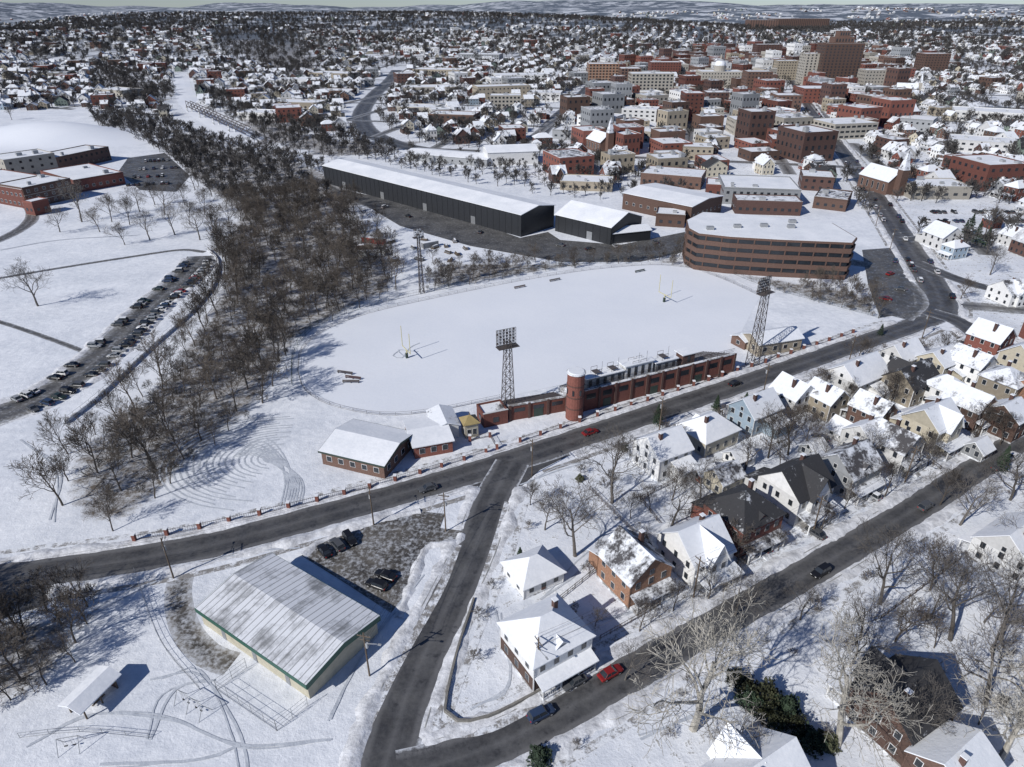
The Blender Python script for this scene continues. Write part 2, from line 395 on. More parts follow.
# ------------------------------------------------------------------ roads, kerbs, ploughed snow, walks
zi = 0
def lf(c, sd, f=.09): return np.array([mnoise.noise(Vector((p[0]*f, p[1]*f, sd*5.3))) for p in c])
for k, (c, w) in RD.items():
    zi += 1; z = .012+zi*.004
    h = w/2
    offs = np.tile([-h, -h*.8, -h*.45, 0, h*.45, h*.8, h], (len(c), 1))
    offs[:, 0] += lf(c, 1)*.5; offs[:, -1] += lf(c, 2)*.5
    ribbon(k, c, offs, z, asphalt if k not in ('works_drive', 'hillside_drive', 'school_drive', 'works_access') else asphalt_lot, [1, .5, 0, .3, 0, .5, 1])
    near = k in ('main_road', 'side_road', 'lower_road', 'high_street', 'branch_road', 'hillside_drive')
    if not near: continue
    N = normals(c)
    for sd in (-1, 1):
        o = np.array([h, h+.001, h+.2, h+.201])*sd; zz = np.tile([0, .13, .13, 0], (len(c), 1))
        xx = c[:, 0]+N[:, 0]*o[2]; yy = c[:, 1]+N[:, 1]*o[2]
        bad = near_road(xx, yy, k, .3) | in_lots(xx, yy)
        zz[bad] = -.3
        ribbon('kerb', c, o, zz, kerbm)
        cc = cat(c[::2], 1.3) if len(c) > 6 else c
        n = len(cc); NN = normals(cc)
        xx = cc[:, 0]+NN[:, 0]*(h+.5)*sd; yy = cc[:, 1]+NN[:, 1]*(h+.5)*sd
        badb = near_road(xx, yy, k, .3) | in_lots(xx, yy)
        amp = np.clip(lf(cc, sd, .16)*.9+.55, .1, 1.15)[:, None]*np.random.uniform(.7, 1.3, (n, 1))
        off = h-.15+np.array([-.5, .25, .8, 1.5, 2.3])[None, :]*(.55+.8*amp)+np.random.uniform(-.16, .16, (n, 5))
        zz = np.array([.03, .4, .62, .42, -.02])[None, :]*amp*np.random.uniform(.75, 1.25, (n, 5))
        zz[:, 0] = .02; zz[badb] = -.5
        ribbon('ploughed_snow_bank', cc, off*sd, zz, snow_berm, smooth=True)
        if k in ('main_road', 'lower_road', 'high_street', 'branch_road') or (k == 'side_road' and sd == 1):
            o = (h+np.array([2.6, 4.0]))*sd
            xx = c[:, 0]+N[:, 0]*o[0]; yy = c[:, 1]+N[:, 1]*o[0]
            zz = np.full((len(c), 2), .03+.002*zi); zz[near_road(xx, yy, k, 1.0) | in_lots(xx, yy)] = -.3
            ribbon('sidewalk', c, o, zz, concrete)
for i, (k, p) in enumerate(lots.items()):
    o = mk(k, [(x, y, .070+.004*i if k != 'junction_pavement' else .010) for x, y in p], [tuple(range(len(p)))], dirt_lot if k == 'parking_lot' else (asphalt_lot if k != 'junction_pavement' else asphalt))
    if o.data.polygons[0].normal.z < 0: o.data.flip_normals()
for pts in ([(302, 556), (322, 541), (352, 530), (385, 519), (420, 511)], [(461, 534), (456, 543), (427, 548), (411, 585), (398, 618)]):
    c = cat(PP(pts), 1.2); n = len(c); am = np.random.uniform(.5, 1.0, (n, 1))
    ribbon('ploughed_snow_bank', c, np.array([-1.3, -.6, 0, .7, 1.4])[None, :]*am+np.random.uniform(-.15, .15, (n, 5)), np.array([.03, .4, .6, .35, .02])[None, :]*am, snow_berm, smooth=True)
for nm, pts, w in (('access_road', [(184, 566), (178, 595), (186, 630), (208, 655), (232, 664)], 5), ('footpath', [(205, 252), (180, 250), (130, 257), (60, 268), (-40, 285)], 3), ('footpath', [(-40, 312), (0, 322), (45, 337), (88, 353)], 2.2)):
    c = cat(PP(pts), 2); h = w/2
    ribbon(nm, c, [-h, -h*.6, 0, h*.6, h], .006, dirt_lot if w == 5 else asphalt_lot, [1, .3, .1, .3, 1])
c = cat(PP([(508, 502), (497, 540), (480, 590), (458, 650), (440, 700), (436, 722), (452, 733), (490, 728), (540, 702), (600, 666)]), 2)
ribbon('sidewalk', c, [-.8, .8], .05, concrete)
c = cat(PP([(474, 600), (458, 650), (447, 695), (445, 712), (458, 722), (488, 718), (540, 692), (590, 664)]), 2)
ribbon('low_stone_wall', c, [-.2, -.2, .2, .2], [0, .7, .7, 0], M('stone_wall', (.2, .19, .17), .9, .3, 2))
c = cat(PP([(458, 545), (440, 590), (400, 660), (370, 720), (340, 790)]), 2)
ribbon('sidewalk', c, [-.8, .8], .054, concrete)
c = cat(PP([(66, 424), (100, 397), (150, 350), (195, 310), (215, 283), (218, 262), (208, 250)]), 2)
ribbon('retaining_wall', c, [-.25, -.25, .25, .25], [0, 1.1, 1.1, 0], concrete)

# stadium field
ff_ = mk('football_field', [(x, y, .03) for x, y in FIELD], [tuple(range(len(FIELD)))[::-1]], snow_clean)
if ff_.data.polygons[0].normal.z < 0: ff_.data.flip_normals()
def mound(name, u, v, rx, ry, h, mat):
    cx, cy = P(u, v); vs = []; fs = []; n, m = 40, 12
    for i in range(m+1):
        r = i/m
        for j in range(n):
            t = 2*pi*j/n; vs.append((cx+cos(t)*rx*r, cy+sin(t)*ry*r, h*(cos(r*pi)+1)/2-.02))
    fs = [(i*n+j, (i+1)*n+j, (i+1)*n+(j+1) % n, i*n+(j+1) % n) for i in range(1, m) for j in range(n)]
    fs += [(j, n+j, n+(j+1) % n, (j+1) % n) for j in range(n)]
    return mk(name, vs, fs, mat, True)
mound('snowy_hill', 50, 138, 105, 60, 13, snow_clean)

TRK = empty('snow_tracks'); tz = [.045]
def track(pts, w=.35, name='tyre_tracks', double=1.5):
    c = cat(pts, 1.5)
    c = c+np.random.uniform(-.06, .06, c.shape)
    for o in ((-double/2, double/2) if double else (0,)):
        tz[0] += .0011
        ribbon(name, c, [o-w/2, o+w/2], tz[0], snow_track, parent=TRK)
cx, cy = P(283, 462)
for i in range(17):
    r = 3+i*1.35; a0 = R(-.25, .25)+1.8; pts = []
    for j in range(9):
        a = a0+j*.34; pts.append((cx-2+cos(a)*r*1.15, cy+2+sin(a)*r*.85))
    track(pts, .42, double=0)
for i in range(6): track(PP([(283+i*3, 508), (288+i*2, 480), (280-i*4, 455), (262-i*5, 440+i*3), (238+i, 455)]), .38, double=1.4)
for l in ([(150, 680), (200, 675), (240, 735), (250, 790)], [(60, 640), (110, 600), (160, 580)], [(150, 740), (175, 690), (215, 680)], [(30, 745), (90, 715), (170, 720), (240, 745), (330, 740)],
          [(520, 485), (560, 470), (590, 462)], [(495, 610), (510, 680), (470, 710)], [(600, 640), (560, 660), (530, 690)], [(640, 740), (700, 712), (760, 690)], [(215, 560), (250, 552), (300, 548)],
          [(0, 250), (60, 240), (140, 235)], [(20, 440), (60, 470), (50, 520)], [(600, 620), (640, 610), (670, 590)], [(870, 600), (930, 570), (1000, 590)], [(240, 745), (200, 760), (100, 765)],
          [(330, 640+80), (360, 660), (420, 575)], [(540, 600), (580, 570), (600, 530), (560, 490)]):
    track(PP(l), .45, 'footprints', 0); track([(x+R(-2, 2), y+R(-1, 1)) for x, y in PP(l)], .3, 'footprints', 0)
for l in ([(400, 350), (393, 356), (402, 358), (410, 348), (420, 343)], [(405, 357), (398, 350), (418, 352)]): track(PP(l), .4, double=0)

# ------------------------------------------------------------------ buildings
def wins(b, side, L, y, z, n, ww=.95, wh=1.4, fr=True, gl=None, d=.0):
    gl = gl or glass
    for i in range(n):
        c = -L/2+(i+.5)*L/n
        for part, m, e, pr in ((('window_frames', frame_w, .1, .05),) if fr else ())+(('windows', gl, 0, .09),):
            a, bb, z0, z1 = c-ww/2-e, c+ww/2+e, z-e, z+wh+e
            if side == 'f': b.box(part, m, a, bb, y-pr, y+.02, z0, z1)
            if side == 'b': b.box(part, m, a, bb, y-.02, y+pr, z0, z1)
            if side == 'l': b.box(part, m, y-pr, y+.02, a, bb, z0, z1)
            if side == 'r': b.box(part, m, y-.02, y+pr, a, bb, z0, z1)
def gable(b, x0, x1, y0, y1, z, rise, axis, wm, rm, oh=.45, th=.22):
    if axis == 'x':
        ym = (y0+y1)/2; s = rise/((y1-y0)/2)
        b.add('gable_walls', wm, [(x0, y0, z), (x0, y1, z), (x0, ym, z+rise), (x1, y0, z), (x1, y1, z), (x1, ym, z+rise)], [(0, 2, 1), (3, 4, 5)])
        e = z-s*oh+th
        b.slab('roof', rm, [(x0-oh, y0-oh, e), (x1+oh, y0-oh, e), (x1+oh, ym, z+rise+th), (x0-oh, ym, z+rise+th)], th)
        b.slab('roof', rm, [(x1+oh, y1+oh, e), (x0-oh, y1+oh, e), (x0-oh, ym, z+rise+th), (x1+oh, ym, z+rise+th)], th)
    else:
        xm = (x0+x1)/2; s = rise/((x1-x0)/2)
        b.add('gable_walls', wm, [(x0, y0, z), (x1, y0, z), (xm, y0, z+rise), (x0, y1, z), (x1, y1, z), (xm, y1, z+rise)], [(0, 1, 2), (3, 5, 4)])
        e = z-s*oh+th
        b.slab('roof', rm, [(x0-oh, y1+oh, e), (x0-oh, y0-oh, e), (xm, y0-oh, z+rise+th), (xm, y1+oh, z+rise+th)], th)
        b.slab('roof', rm, [(x1+oh, y0-oh, e), (x1+oh, y1+oh, e), (xm, y1+oh, z+rise+th), (xm, y0-oh, z+rise+th)], th)
def hip(b, x0, x1, y0, y1, z, rise, rm, oh=.5, th=.2):
    x0 -= oh; x1 += oh; y0 -= oh; y1 += oh
    w, d = x1-x0, y1-y0; xm, ym = (x0+x1)/2, (y0+y1)/2; k = .92
    if w >= d: a, c = (x0+d/2*k, ym), (x1-d/2*k, ym)
    else: a, c = (xm, y0+w/2*k), (xm, y1-w/2*k)
    zt = z+rise
    vs = [(x0, y0, z), (x1, y0, z), (x1, y1, z), (x0, y1, z), (x0, y0, z+th), (x1, y0, z+th), (x1, y1, z+th), (x0, y1, z+th), (*a, zt+th), (*c, zt+th)]
    fs = [(3, 2, 1, 0), (0, 1, 5, 4), (1, 2, 6, 5), (2, 3, 7, 6), (3, 0, 4, 7)]
    if w >= d: fs += [(4, 5, 9, 8), (5, 6, 9), (6, 7, 8, 9), (7, 4, 8)]
    else: fs += [(4, 5, 8), (5, 6, 9, 8), (6, 7, 9), (7, 4, 8, 9)]
    b.add('roof', rm, vs, fs)
def house(b, w, d, h, roof, wm, rm, porch=True, chim=True, dorm=False, ell=False, trim=None, detail=True):
    x0, x1, y0, y1 = -w/2, w/2, -d/2, d/2
    b.box('walls', wm, x0, x1, y0, y1, .4, h)
    b.box('foundation', concrete, x0-.06, x1+.06, y0-.06, y1+.06, -.2, .42)
    if detail:
        for sx in (x0, x1):
            for sy in (y0, y1): b.box('corner_boards', frame_w if wm not in (brick, brick_b, brick_o, brick_dk) else wm, sx-.09, sx+.09, sy-.09, sy+.09, .42, h)
    st = max(1, round(h/3)); fh = h/st
    for s in range(st):
        z = .4+s*fh+.8 if s else 1.2
        for sd, L, yy in (('f', w-.6, y0), ('b', w-.6, y1), ('l', d-.6, x0), ('r', d-.6, x1)):
            wins(b, sd, L, yy, z, max(2, int(L/2.7)), fr=detail)
    rise = .5*min(w, d)*R(.62, .85)
    if roof == 'x' or roof == 'y':
        rise = .5*(d if roof == 'x' else w)*R(.65, .9)
        gable(b, x0, x1, y0, y1, h, rise, roof, wm, rm)
        if roof == 'x': wins(b, 'l', 2, x0, h+.35, 1, .8, 1, detail); wins(b, 'r', 2, x1, h+.35, 1, .8, 1, detail)
        else: wins(b, 'f', 2, y0, h+.35, 1, .8, 1, detail); wins(b, 'b', 2, y1, h+.35, 1, .8, 1, detail)
    elif roof == 'hip': hip(b, x0, x1, y0, y1, h, rise, rm)
    elif roof == 'cross':
        gable(b, x0, x1, y0, y1, h, .42*d, 'x', wm, rm)
        q = w*.24; gable(b, -q, q, y0-1.2, 0, h, .40*d, 'y', wm, rm)
        b.box('walls', wm, -q, q, y0-1.2, y0+.1, .4, h-.003)
        wins(b, 'f', 2*q, y0-1.2, h-1.9, 2, fr=detail); wins(b, 'f', 2*q, y0-1.2, 1.2, 2, fr=detail)
    elif roof == 'flat':
        b.box('roof', rm, x0-.25, x1+.25, y0-.25, y1+.25, h, h+.35)
    if ell:
        b.box('rear_wing', wm, x0+.8, x0+.8+w*.55, y1-.1, y1+4, .2, h*.55)
        b.slab('rear_wing_roof', rm, [(x0+.5, y1+4.3, h*.55+.15), (x0+.5, y1, h*.55+1.5), (x0+1.1+w*.55, y1, h*.55+1.5), (x0+1.1+w*.55, y1+4.3, h*.55+.15)][::-1], .2)
        wins(b, 'b', w*.4, y1+4, 1.1, 1, fr=detail)
    if dorm:
        gable(b, -1.1, 1.1, y0+.5, y0+3.6, h+.9, .9, 'y', wm, rm, .25, .15)
        b.box('dormer', wm, -1.1, 1.1, y0+.5, y0+3.4, h-.1, h+.9)
        wins(b, 'f', 1.8, y0+.5, h+.05, 1, 1.1, .8, fr=detail)
    if porch:
        pw = w*.92/2; pd = 2.2; py = y0-pd-(1.2 if roof == 'cross' else 0)
        b.box('porch_deck', concrete, -pw, pw, py, y0-.07, 0, .55)
        zr = 2.9
        b.slab('porch_roof', rm if rm != roof_bare else roof_part, [(-pw-.3, py-.3, zr), (pw+.3, py-.3, zr), (pw+.3, y0-.02, zr+.7), (-pw-.3, y0-.02, zr+.7)], .22)
        for i in range(4):
            px = -pw+.15+i*(2*pw-.3)/3
            b.box('porch_posts', trim or frame_w, px-.13, px+.13, py+.05, py+.31, .55, zr-.2)
        for i in range(3):
            if i == 1: continue
            a = -pw+.3+i*(2*pw-.3)/3
            b.box('porch_railing', trim or frame_w, a, a+(2*pw-.3)/3-.25, py+.13, py+.2, 1.25, 1.35)
            for q in range(7): b.box('porch_railing', trim or frame_w, a+q*.4, a+q*.4+.06, py+.14, py+.19, .55, 1.25)
        for s in range(3): b.box('porch_steps', concrete, -.8, .8, py-.3*(s+1), py-.3*s-.003, 0, .42-.15*s)
    b.box('door', doorm, -.55, .45, y0-.07, y0+.02, .55, 2.7)
    if chim:
        cx, cy = w*.22, d*.12
        b.box('chimney', brick_dk, cx-.4, cx+.4, cy-.4, cy+.4, h, h+rise+.9)
        b.box('chimney_cap', snow_roof, cx-.48, cx+.48, cy-.48, cy+.48, h+rise+.9, h+rise+1.05)
def flatb(b, w, d, h, wm, rm, floors=None, sp=3.6, ww=1.6, wh=1.5, fr=False, band=None, units=2, par=.7, gl=None):
    x0, x1, y0, y1 = -w/2, w/2, -d/2, d/2
    b.box('walls', wm, x0, x1, y0, y1, -.2, h)
    t = .35
    b.box('parapet', wm, x0-.04, x1+.04, y0-.04, y0+t, h-.3, h+par)
    b.box('parapet', wm, x0-.04, x1+.04, y1-t, y1+.04, h-.3, h+par)
    b.box('parapet', wm, x0-.04, x0+t, y0+t, y1-t, h-.3, h+par)
    b.box('parapet', wm, x1-t, x1+.04, y0+t, y1-t, h-.3, h+par)
    b.box('parapet_coping', frame_w, x0-.1, x1+.1, y0-.1, y0+t+.05, h+par, h+par+.12)
    b.box('roof', rm, x0+t, x1-t, y0+t, y1-t, h-.2, h+.25)
    fl = floors or max(1, int(h/3.6)); fh = h/fl
    for s in range(fl):
        z = s*fh+fh*.32
        for sd, L, yy in (('f', w-1, y0), ('b', w-1, y1), ('l', d-1, x0), ('r', d-1, x1)):
            wins(b, sd, L, yy, z, max(1, int(L/sp)), ww, min(wh, fh*.55), fr, gl)
        if band: b.box('floor_bands', band, x0-.05, x1+.05, y0-.05, y1+.05, s*fh-.25, s*fh+.15)
    for i in range(units):
        ux, uy = R(x0+2, x1-4), R(y0+2, y1-4); uw = R(1.5, 3.5)
        b.box('rooftop_units', hvac, ux, ux+uw, uy, uy+uw*.7, h+.25, h+R(1.2, 2.4))
EXC = []
def edgeframe(A, Bp, depth):
    ax, ay = P(*A); bx, by = P(*Bp); L = math.hypot(bx-ax, by-ay); an = atan2(by-ay, bx-ax)
    cx = (ax+bx)/2-sin(an)*depth/2; cy = (ay+by)/2+cos(an)*depth/2
    if L > 60:
        for k in range(8):
            t = (k+.5)/8; EXC.append((ax+(bx-ax)*t-sin(an)*depth/2, ay+(by-ay)*t+cos(an)*depth/2, depth*.6+10))
    else: EXC.append((cx, cy, max(L, depth)*.55+4))
    return L, an, cx, cy
def block(name, A, Bp, depth, h, wm, rm=None, **kw):
    L, an, cx, cy = edgeframe(A, Bp, depth)
    b = B(); flatb(b, L, depth, h, wm, rm or snow_roof, **kw)
    return b.parts(name, cx, cy, T(cx, cy), an)
def shed(name, A, Bp, depth, h, rise, wm, rm, axis='x', nwin=0, gm=None, bays=0, trim=None, oh=.5, doors=0, fh=.35):
    L, an, cx, cy = edgeframe(A, Bp, depth)
    b = B(); x0, x1, y0, y1 = -L/2, L/2, -depth/2, depth/2
    b.box('walls', wm, x0, x1, y0, y1, -.1, h)
    gable(b, x0, x1, y0, y1, h, rise, axis, gm or wm, rm, oh)
    if trim:
        for q in (y0-oh-.06, y1+oh-.02): b.box('fascia', trim, x0-oh, x1+oh, q, q+.08, h-fh, h+.13)
        sl = rise/(depth/2)
        for q in (x0-oh-.07, x1+oh-.01):
            for sg in (-1, 1):
                b.slab('fascia', trim, [(q, sg*(depth/2+oh), h-sl*oh+.2), (q+.08, sg*(depth/2+oh), h-sl*oh+.2), (q+.08, 0, h+rise+.2), (q, 0, h+rise+.2)][::sg], fh+.25)
    if nwin:
        for sd, LL, yy in (('f', L-1, y0), ('b', L-1, y1), ('l', depth-1, x0), ('r', depth-1, x1)):
            wins(b, sd, LL, yy, h*.35, max(1, int(LL/L*nwin)), 1.3, min(1.4, h*.4), True)
    for i in range(bays):
        q = x0+(i+.5)*L/bays
        b.box('wall_ribs', wm, q-.12, q+.12, y0-.12, y0+.02, 0, h-.3)
        if i % 9 == 4: b.box('loading_doors', steel, q+.8, q+4, y0-.08, y0+.02, 0, 4)
    for i in range(doors):
        q = x0+L*(.2+.3*i); b.box('doors', steel, q, q+1.1, y0-.06, y0+.02, 0, 2.2)
    return b.parts(name, cx, cy, 0, an)

shed('green_trim_hall', (204, 624), (310, 699), 16.2, 4.2, 1.3, beige_w, seamroof, 'x', 0, trim=green_trim, doors=3, fh=.9)
shed('black_warehouse', (325, 183), (521, 237), 25, 11, 2.2, black_w, snow_roof, 'x', 0, bays=40)
shed('black_gable_warehouse', (555, 231), (610, 245), 26, 8.5, 4.5, black_w, snow_roof, 'x', 0, bays=8)
shed('black_annex', (612, 244), (650, 240), 10, 5, 1.5, black_w, roof_full, 'x', 0)
shed('white_annex', (488, 166), (538, 164), 24, 9, 3, white_w, snow_roof, 'x', 6)
shed('long_white_shed', (405, 160), (487, 167), 22, 5, 1.5, grey_w, snow_roof, 'x', 12)
shed('brick_works', (622, 209), (690, 224), 32, 9, 1.5, brick_b, snow_roof, 'x', 10)
block('brick_factory', (722, 204), (798, 207), 34, 9, grey_w, units=3)
block('brick_shop', (735, 214), (800, 216), 14, 7, brick_dk, roof_part, units=1)
block('loft_building', (640, 185), (700, 190), 25, 7, brick_b, roof_full)
block('storage_building', (560, 190), (612, 192), 20, 5, tan_w, snow_roof)
block('storage_building', (812, 208), (845, 212), 24, 6, brick_b, roof_part)
block('brick_workshop', (655, 226), (684, 228), 14, 6, brick_b, snow_roof, units=1)
block('brick_workshop', (705, 197), (722, 198), 18, 7, brick, snow_roof, units=1)
block('brick_workshop', (800, 190), (832, 192), 20, 8, brick_dk, roof_full, units=1)
def curved_office():
    hh = 15
    base = PP([(686, 222), (688, 230), (698, 235.5), (730, 239), (780, 242), (853, 245), (857, 240), (832, 225), (790, 220), (740, 216), (702, 214)], hh)
    cx = sum(p[0] for p in base)/len(base); cy = sum(p[1] for p in base)/len(base)
    EXC.append((cx, cy, 45))
    loc = [(x-cx, y-cy) for x, y in base]
    b = B()
    def sc(k): return [(x*k, y*k) for x, y in loc]
    for f in range(4):
        z = f*hh/4
        b.prism('brick_bands', office_b, sc(1.0), z, z+2.0)
        b.prism('window_bands', glass, sc(.985), z+2.0, z+hh/4)
        n = len(loc)
        for i in range(n):
            x0, y0 = loc[i]; x1, y1 = loc[(i+1) % n]; L = math.hypot(x1-x0, y1-y0); m = max(1, int(L/5))
            for q in range(m):
                t = (q+.5)/m; b.tube('mullions', office_b, ((x0+(x1-x0)*t)*.993, (y0+(y1-y0)*t)*.993, z+2.0), ((x0+(x1-x0)*t)*.993, (y0+(y1-y0)*t)*.993, z+hh/4), .3)
    b.prism('brick_bands', office_b, sc(1.0), hh, hh+.9)
    b.prism('roof', snow_roof, sc(.985), hh+.9, hh+1.0)
    for i in range(5):
        x, y = R(-25, 25), R(-5, 8); b.box('rooftop_units', hvac, x, x+3, y, y+2, hh+1.0, hh+2.4)
    b.parts('curved_office_building', cx, cy, 0, 0)
curved_office()
block('brick_school', (-40, 196), (28, 209), 28, 10, brick, snow_roof, fr=True, sp=4)
block('brick_school', (29, 209), (76, 198), 24, 11, brick_b, snow_roof, fr=True, sp=4, band=stone_w)
block('brick_school', (77, 193), (126, 184), 46, 7, brick, snow_roof, fr=True, sp=4)
block('school_hall', (10, 180), (60, 172), 26, 12, stone_w, snow_roof, sp=5)
block('school_wing', (60, 172), (112, 160), 22, 9, brick_b, snow_roof, sp=4)
block('school_entrance', (36, 216), (52, 212), 8, 7, brick, snow_roof, sp=3, band=stone_w, units=0)
shed('field_house', (323, 464), (385, 479), 15, 4.0, 1.6, brick_b, snow_roof, 'x', 6, trim=dkgreen)
shed('changing_rooms', (415, 459), (453, 452), 13, 3.6, .9, brick, snow_roof, 'x', 4)
shed('store_building', (436, 441), (459, 437), 9, 4, 1.1, white_w, roof_full, 'y', 2)
def ticket_tower():
    x, y = P(470, 434); b = B()
    b.box('walls', cream_w, -1.8, 1.8, -1.8, 1.8, 0, 4.2); hip(b, -1.8, 1.8, -1.8, 1.8, 4.2, 1.6, gold, .5)
    wins(b, 'f', 3, -1.8, 1, 2, .9, 1.6); wins(b, 'r', 3, 1.8, 1, 2, .9, 1.6); wins(b, 'l', 3, -1.8, 1, 2, .9, 1.6)
    b.tube('finial', gold, (0, 0, 5.9), (0, 0, 7), .12, .02, 6)
    b.parts('ticket_kiosk', x, y, 0, radians(20))
ticket_tower()
block('brick_gatehouse', (484, 428), (508, 423), 6, 3.6, brick, snow_roof, sp=3, units=0)
shed('clubhouse', (757, 357), (800, 350), 9, 4.5, 2, tan_w, roof_full, 'x', 5)
shed('garage', (744, 350), (757, 346), 6, 3, 1.2, brick_b, roof_full, 'x', 1)
def grandstand(A, Bp, h, depth, press):
    L, an, cx, cy = edgeframe(A, Bp, depth)
    b = B(); x0, x1, y0 = -L/2, L/2, -depth/2
    b.box('brick_wall', brick, x0, x1, y0, y0+.6, 0, h)
    n = int(L/5)
    for i in range(n+1):
        q = x0+i*L/n; b.box('pilasters', brick_dk, q-.35, q+.35, y0-.3, y0+.02, 0, h+.25)
        if i < n:
            b.box('wall_openings', glass, q+1.2, q+L/n-1.2, y0-.05, y0+.02, h*.55, h*.8)
            if i % 3 == 1: b.box('gates', dkgreen, q+1.4, q+L/n-1.4, y0-.07, y0+.02, 0, 2.6)
    b.box('coping', concrete, x0-.1, x1+.1, y0-.15, y0+.75, h, h+.2)
    st = 12
    for s in range(st):
        ya = y0+.6+s*(depth-.6)/st; yb = y0+.6+(s+1)*(depth-.6)/st; z = h-.5-s*(h-1.4)/st
        b.box('seating_tiers', concrete, x0, x1, ya, yb, 0, z)
        b.box('bench_rows', dksteel, x0+.3, x1-.3, ya+.15, ya+.45, z+.3, z+.38)
        for q in range(int(L/4)): b.box('bench_rows', dksteel, x0+1+q*4, x0+1.1+q*4, ya+.2, ya+.4, z, z+.3)
    for q in range(int(L/2.5)):
        xx = x0+q*2.5; b.tube('railing', dksteel, (xx, y0+.7, h+.2), (xx, y0+.7, h+1.6), .06)
    for zz in (.6, 1.1, 1.6): b.tube('railing', dksteel, (x0, y0+.7, h+zz), (x1, y0+.7, h+zz), .05)
    if press:
        for (a, c, hh, mm) in press:
            xa, xb = x0+a*L, x0+c*L
            b.box('press_box', mm, xa, xb, y0+.9, y0+4.2, h-.6, h+hh)
            b.box('press_box_roof', snow_roof, xa-.4, xb+.4, y0+.6, y0+4.8, h+hh, h+hh+.25)
            k = max(1, int((xb-xa)/2.2))
            for q in range(k):
                w0 = xa+(q+.5)*(xb-xa)/k
                b.box('press_box_windows', glass, w0-.8, w0+.8, y0+4.2, y0+4.26, h+.4, h+hh-.5)
                b.box('press_box_windows', glass, w0-.5, w0+.5, y0+.84, y0+.9, h+.6, h+hh-.6)
        # camera platforms and antennas on the press boxes
        for a in (.10, .20, .33, .38, .52):
            q = x0+a*L; b.box('camera_platform', dksteel, q-1, q+1, y0+1.2, y0+3.6, h+3.9, h+4.0)
            for ex in (-1, 1):
                for ey in (1.2, 3.6): b.tube('platform_legs', dksteel, (q+ex, y0+ey, h+2.6), (q+ex, y0+ey, h+5), .05)
            b.tube('platform_rail', dksteel, (q-1, y0+1.2, h+5), (q+1, y0+1.2, h+5), .05); b.tube('platform_rail', dksteel, (q-1, y0+3.6, h+5), (q+1, y0+3.6, h+5), .05)
            b.tube('antenna', steel, (q+1.6, y0+2, h+2.6), (q+1.6, y0+2, h+7), .05)
    b.parts('grandstand', cx, cy, 0, an)
grandstand((510, 421), (566, 411), 4.6, 9, None)
grandstand((582, 412), (732, 373), 6.6, 14, [(.03, .25, 3.0, grey_w), (.265, .44, 4.0, white_w), (.46, .60, 2.8, grey_w), (.64, .72, 3.2, brick_dk)])
def brick_tower():
    x, y = P(574, 417); b = B()
    b.tube('shaft', brick, (0, 0, 0), (0, 0, 14), 2.4, 2.35, 20)
    b.tube('cap', concrete, (0, 0, 14), (0, 0, 14.4), 2.6, 2.6, 20); b.tube('cap_snow', snow_roof, (0, 0, 14.4), (0, 0, 14.6), 2.4, 2.1, 20)
    for i in range(3): b.tube('string_course', brick_dk, (0, 0, 3.5+i*3.5), (0, 0, 3.8+i*3.5), 2.47, 2.47, 20)
    for a in (-110, -60, 200): b.box('slot_windows', glass, cos(radians(a))*2.3-.25, cos(radians(a))*2.3+.25, sin(radians(a))*2.3-.25, sin(radians(a))*2.3+.25, 8, 9.5)
    b.parts('brick_stair_tower', x, y, 0, 0)
brick_tower()

# downtown landmarks
block('bank_tower', (818, 86), (856, 86), 32, 52, brick_b, snow_roof, sp=5, ww=2, wh=2, par=2)
b = B(); x, y = P(838, 83); b.box('penthouse', brick_b, -14, 14, -10, 10, 0, 8); b.box('penthouse', brick_b, -8, 8, -7, 7, 8, 16); hip(b, -8, 8, -7, 7, 16, 5, roof_part); wins(b, 'f', 26, -10, 2, 6, 2, 4, False); wins(b, 'f', 14, -7, 10, 4, 2, 4, False); b.parts('bank_tower_penthouse', x, y+18, 52, 0)
block('hotel_building', (801, 85), (817, 85), 25, 40, stone_w, snow_roof, sp=5, ww=2, wh=2)
block('apartment_tower', (921, 74), (946, 74), 30, 30, brick_b, snow_roof, sp=5, ww=2)
block('office_block', (588, 84), (618, 84), 30, 26, brick_o, snow_roof, sp=4.5, ww=2.4, wh=2, band=stone_w)
block('office_block', (620, 86), (640, 86), 30, 22, brick_b, snow_roof, sp=4.5, ww=2.4, wh=2)
block('office_block', (630, 97), (672, 97), 28, 26, stone_w, snow_roof, sp=4.5, ww=2.4, wh=2)
block('apartment_block', (490, 111), (521, 111), 20, 15, stone_w, snow_roof, sp=4, ww=2.2, wh=1.8)
block('apartment_block', (478, 100), (530, 98), 26, 14, tan_w, snow_roof, sp=5)
block('brick_block', (683, 117), (702, 117), 22, 22, brick, snow_roof, sp=4)
block('brick_block', (705, 111), (727, 111), 22, 18, brick_dk, snow_roof, sp=4)
block('brick_block', (745, 92), (770, 92), 24, 24, brick_b, snow_roof, sp=4)
block('brick_block', (775, 80), (797, 80), 24, 26, tan_w, snow_roof, sp=4)
block('brick_block', (862, 90), (885, 90), 24, 24, stone_w, snow_roof, sp=4)
block('brick_block', (890, 84), (912, 84), 24, 20, brick, snow_roof, sp=4)
block('brick_block', (650, 78), (680, 78), 26, 22, brick, snow_roof, sp=4)
block('brick_block', (755, 62), (780, 62), 30, 30, brick_dk, snow_roof, sp=5)
block('brick_block', (775, 112), (800, 112), 24, 16, brick_b, snow_roof, sp=4)
block('department_store', (802, 103), (846, 103), 36, 15, brick, snow_roof, sp=5)
block('brick_block', (733, 135), (762, 135), 26, 12, stone_w, snow_roof, sp=4)
block('parking_garage', (832, 140), (875, 138), 34, 12, stone_w, snow_roof, sp=5, ww=3.6, wh=1.6)
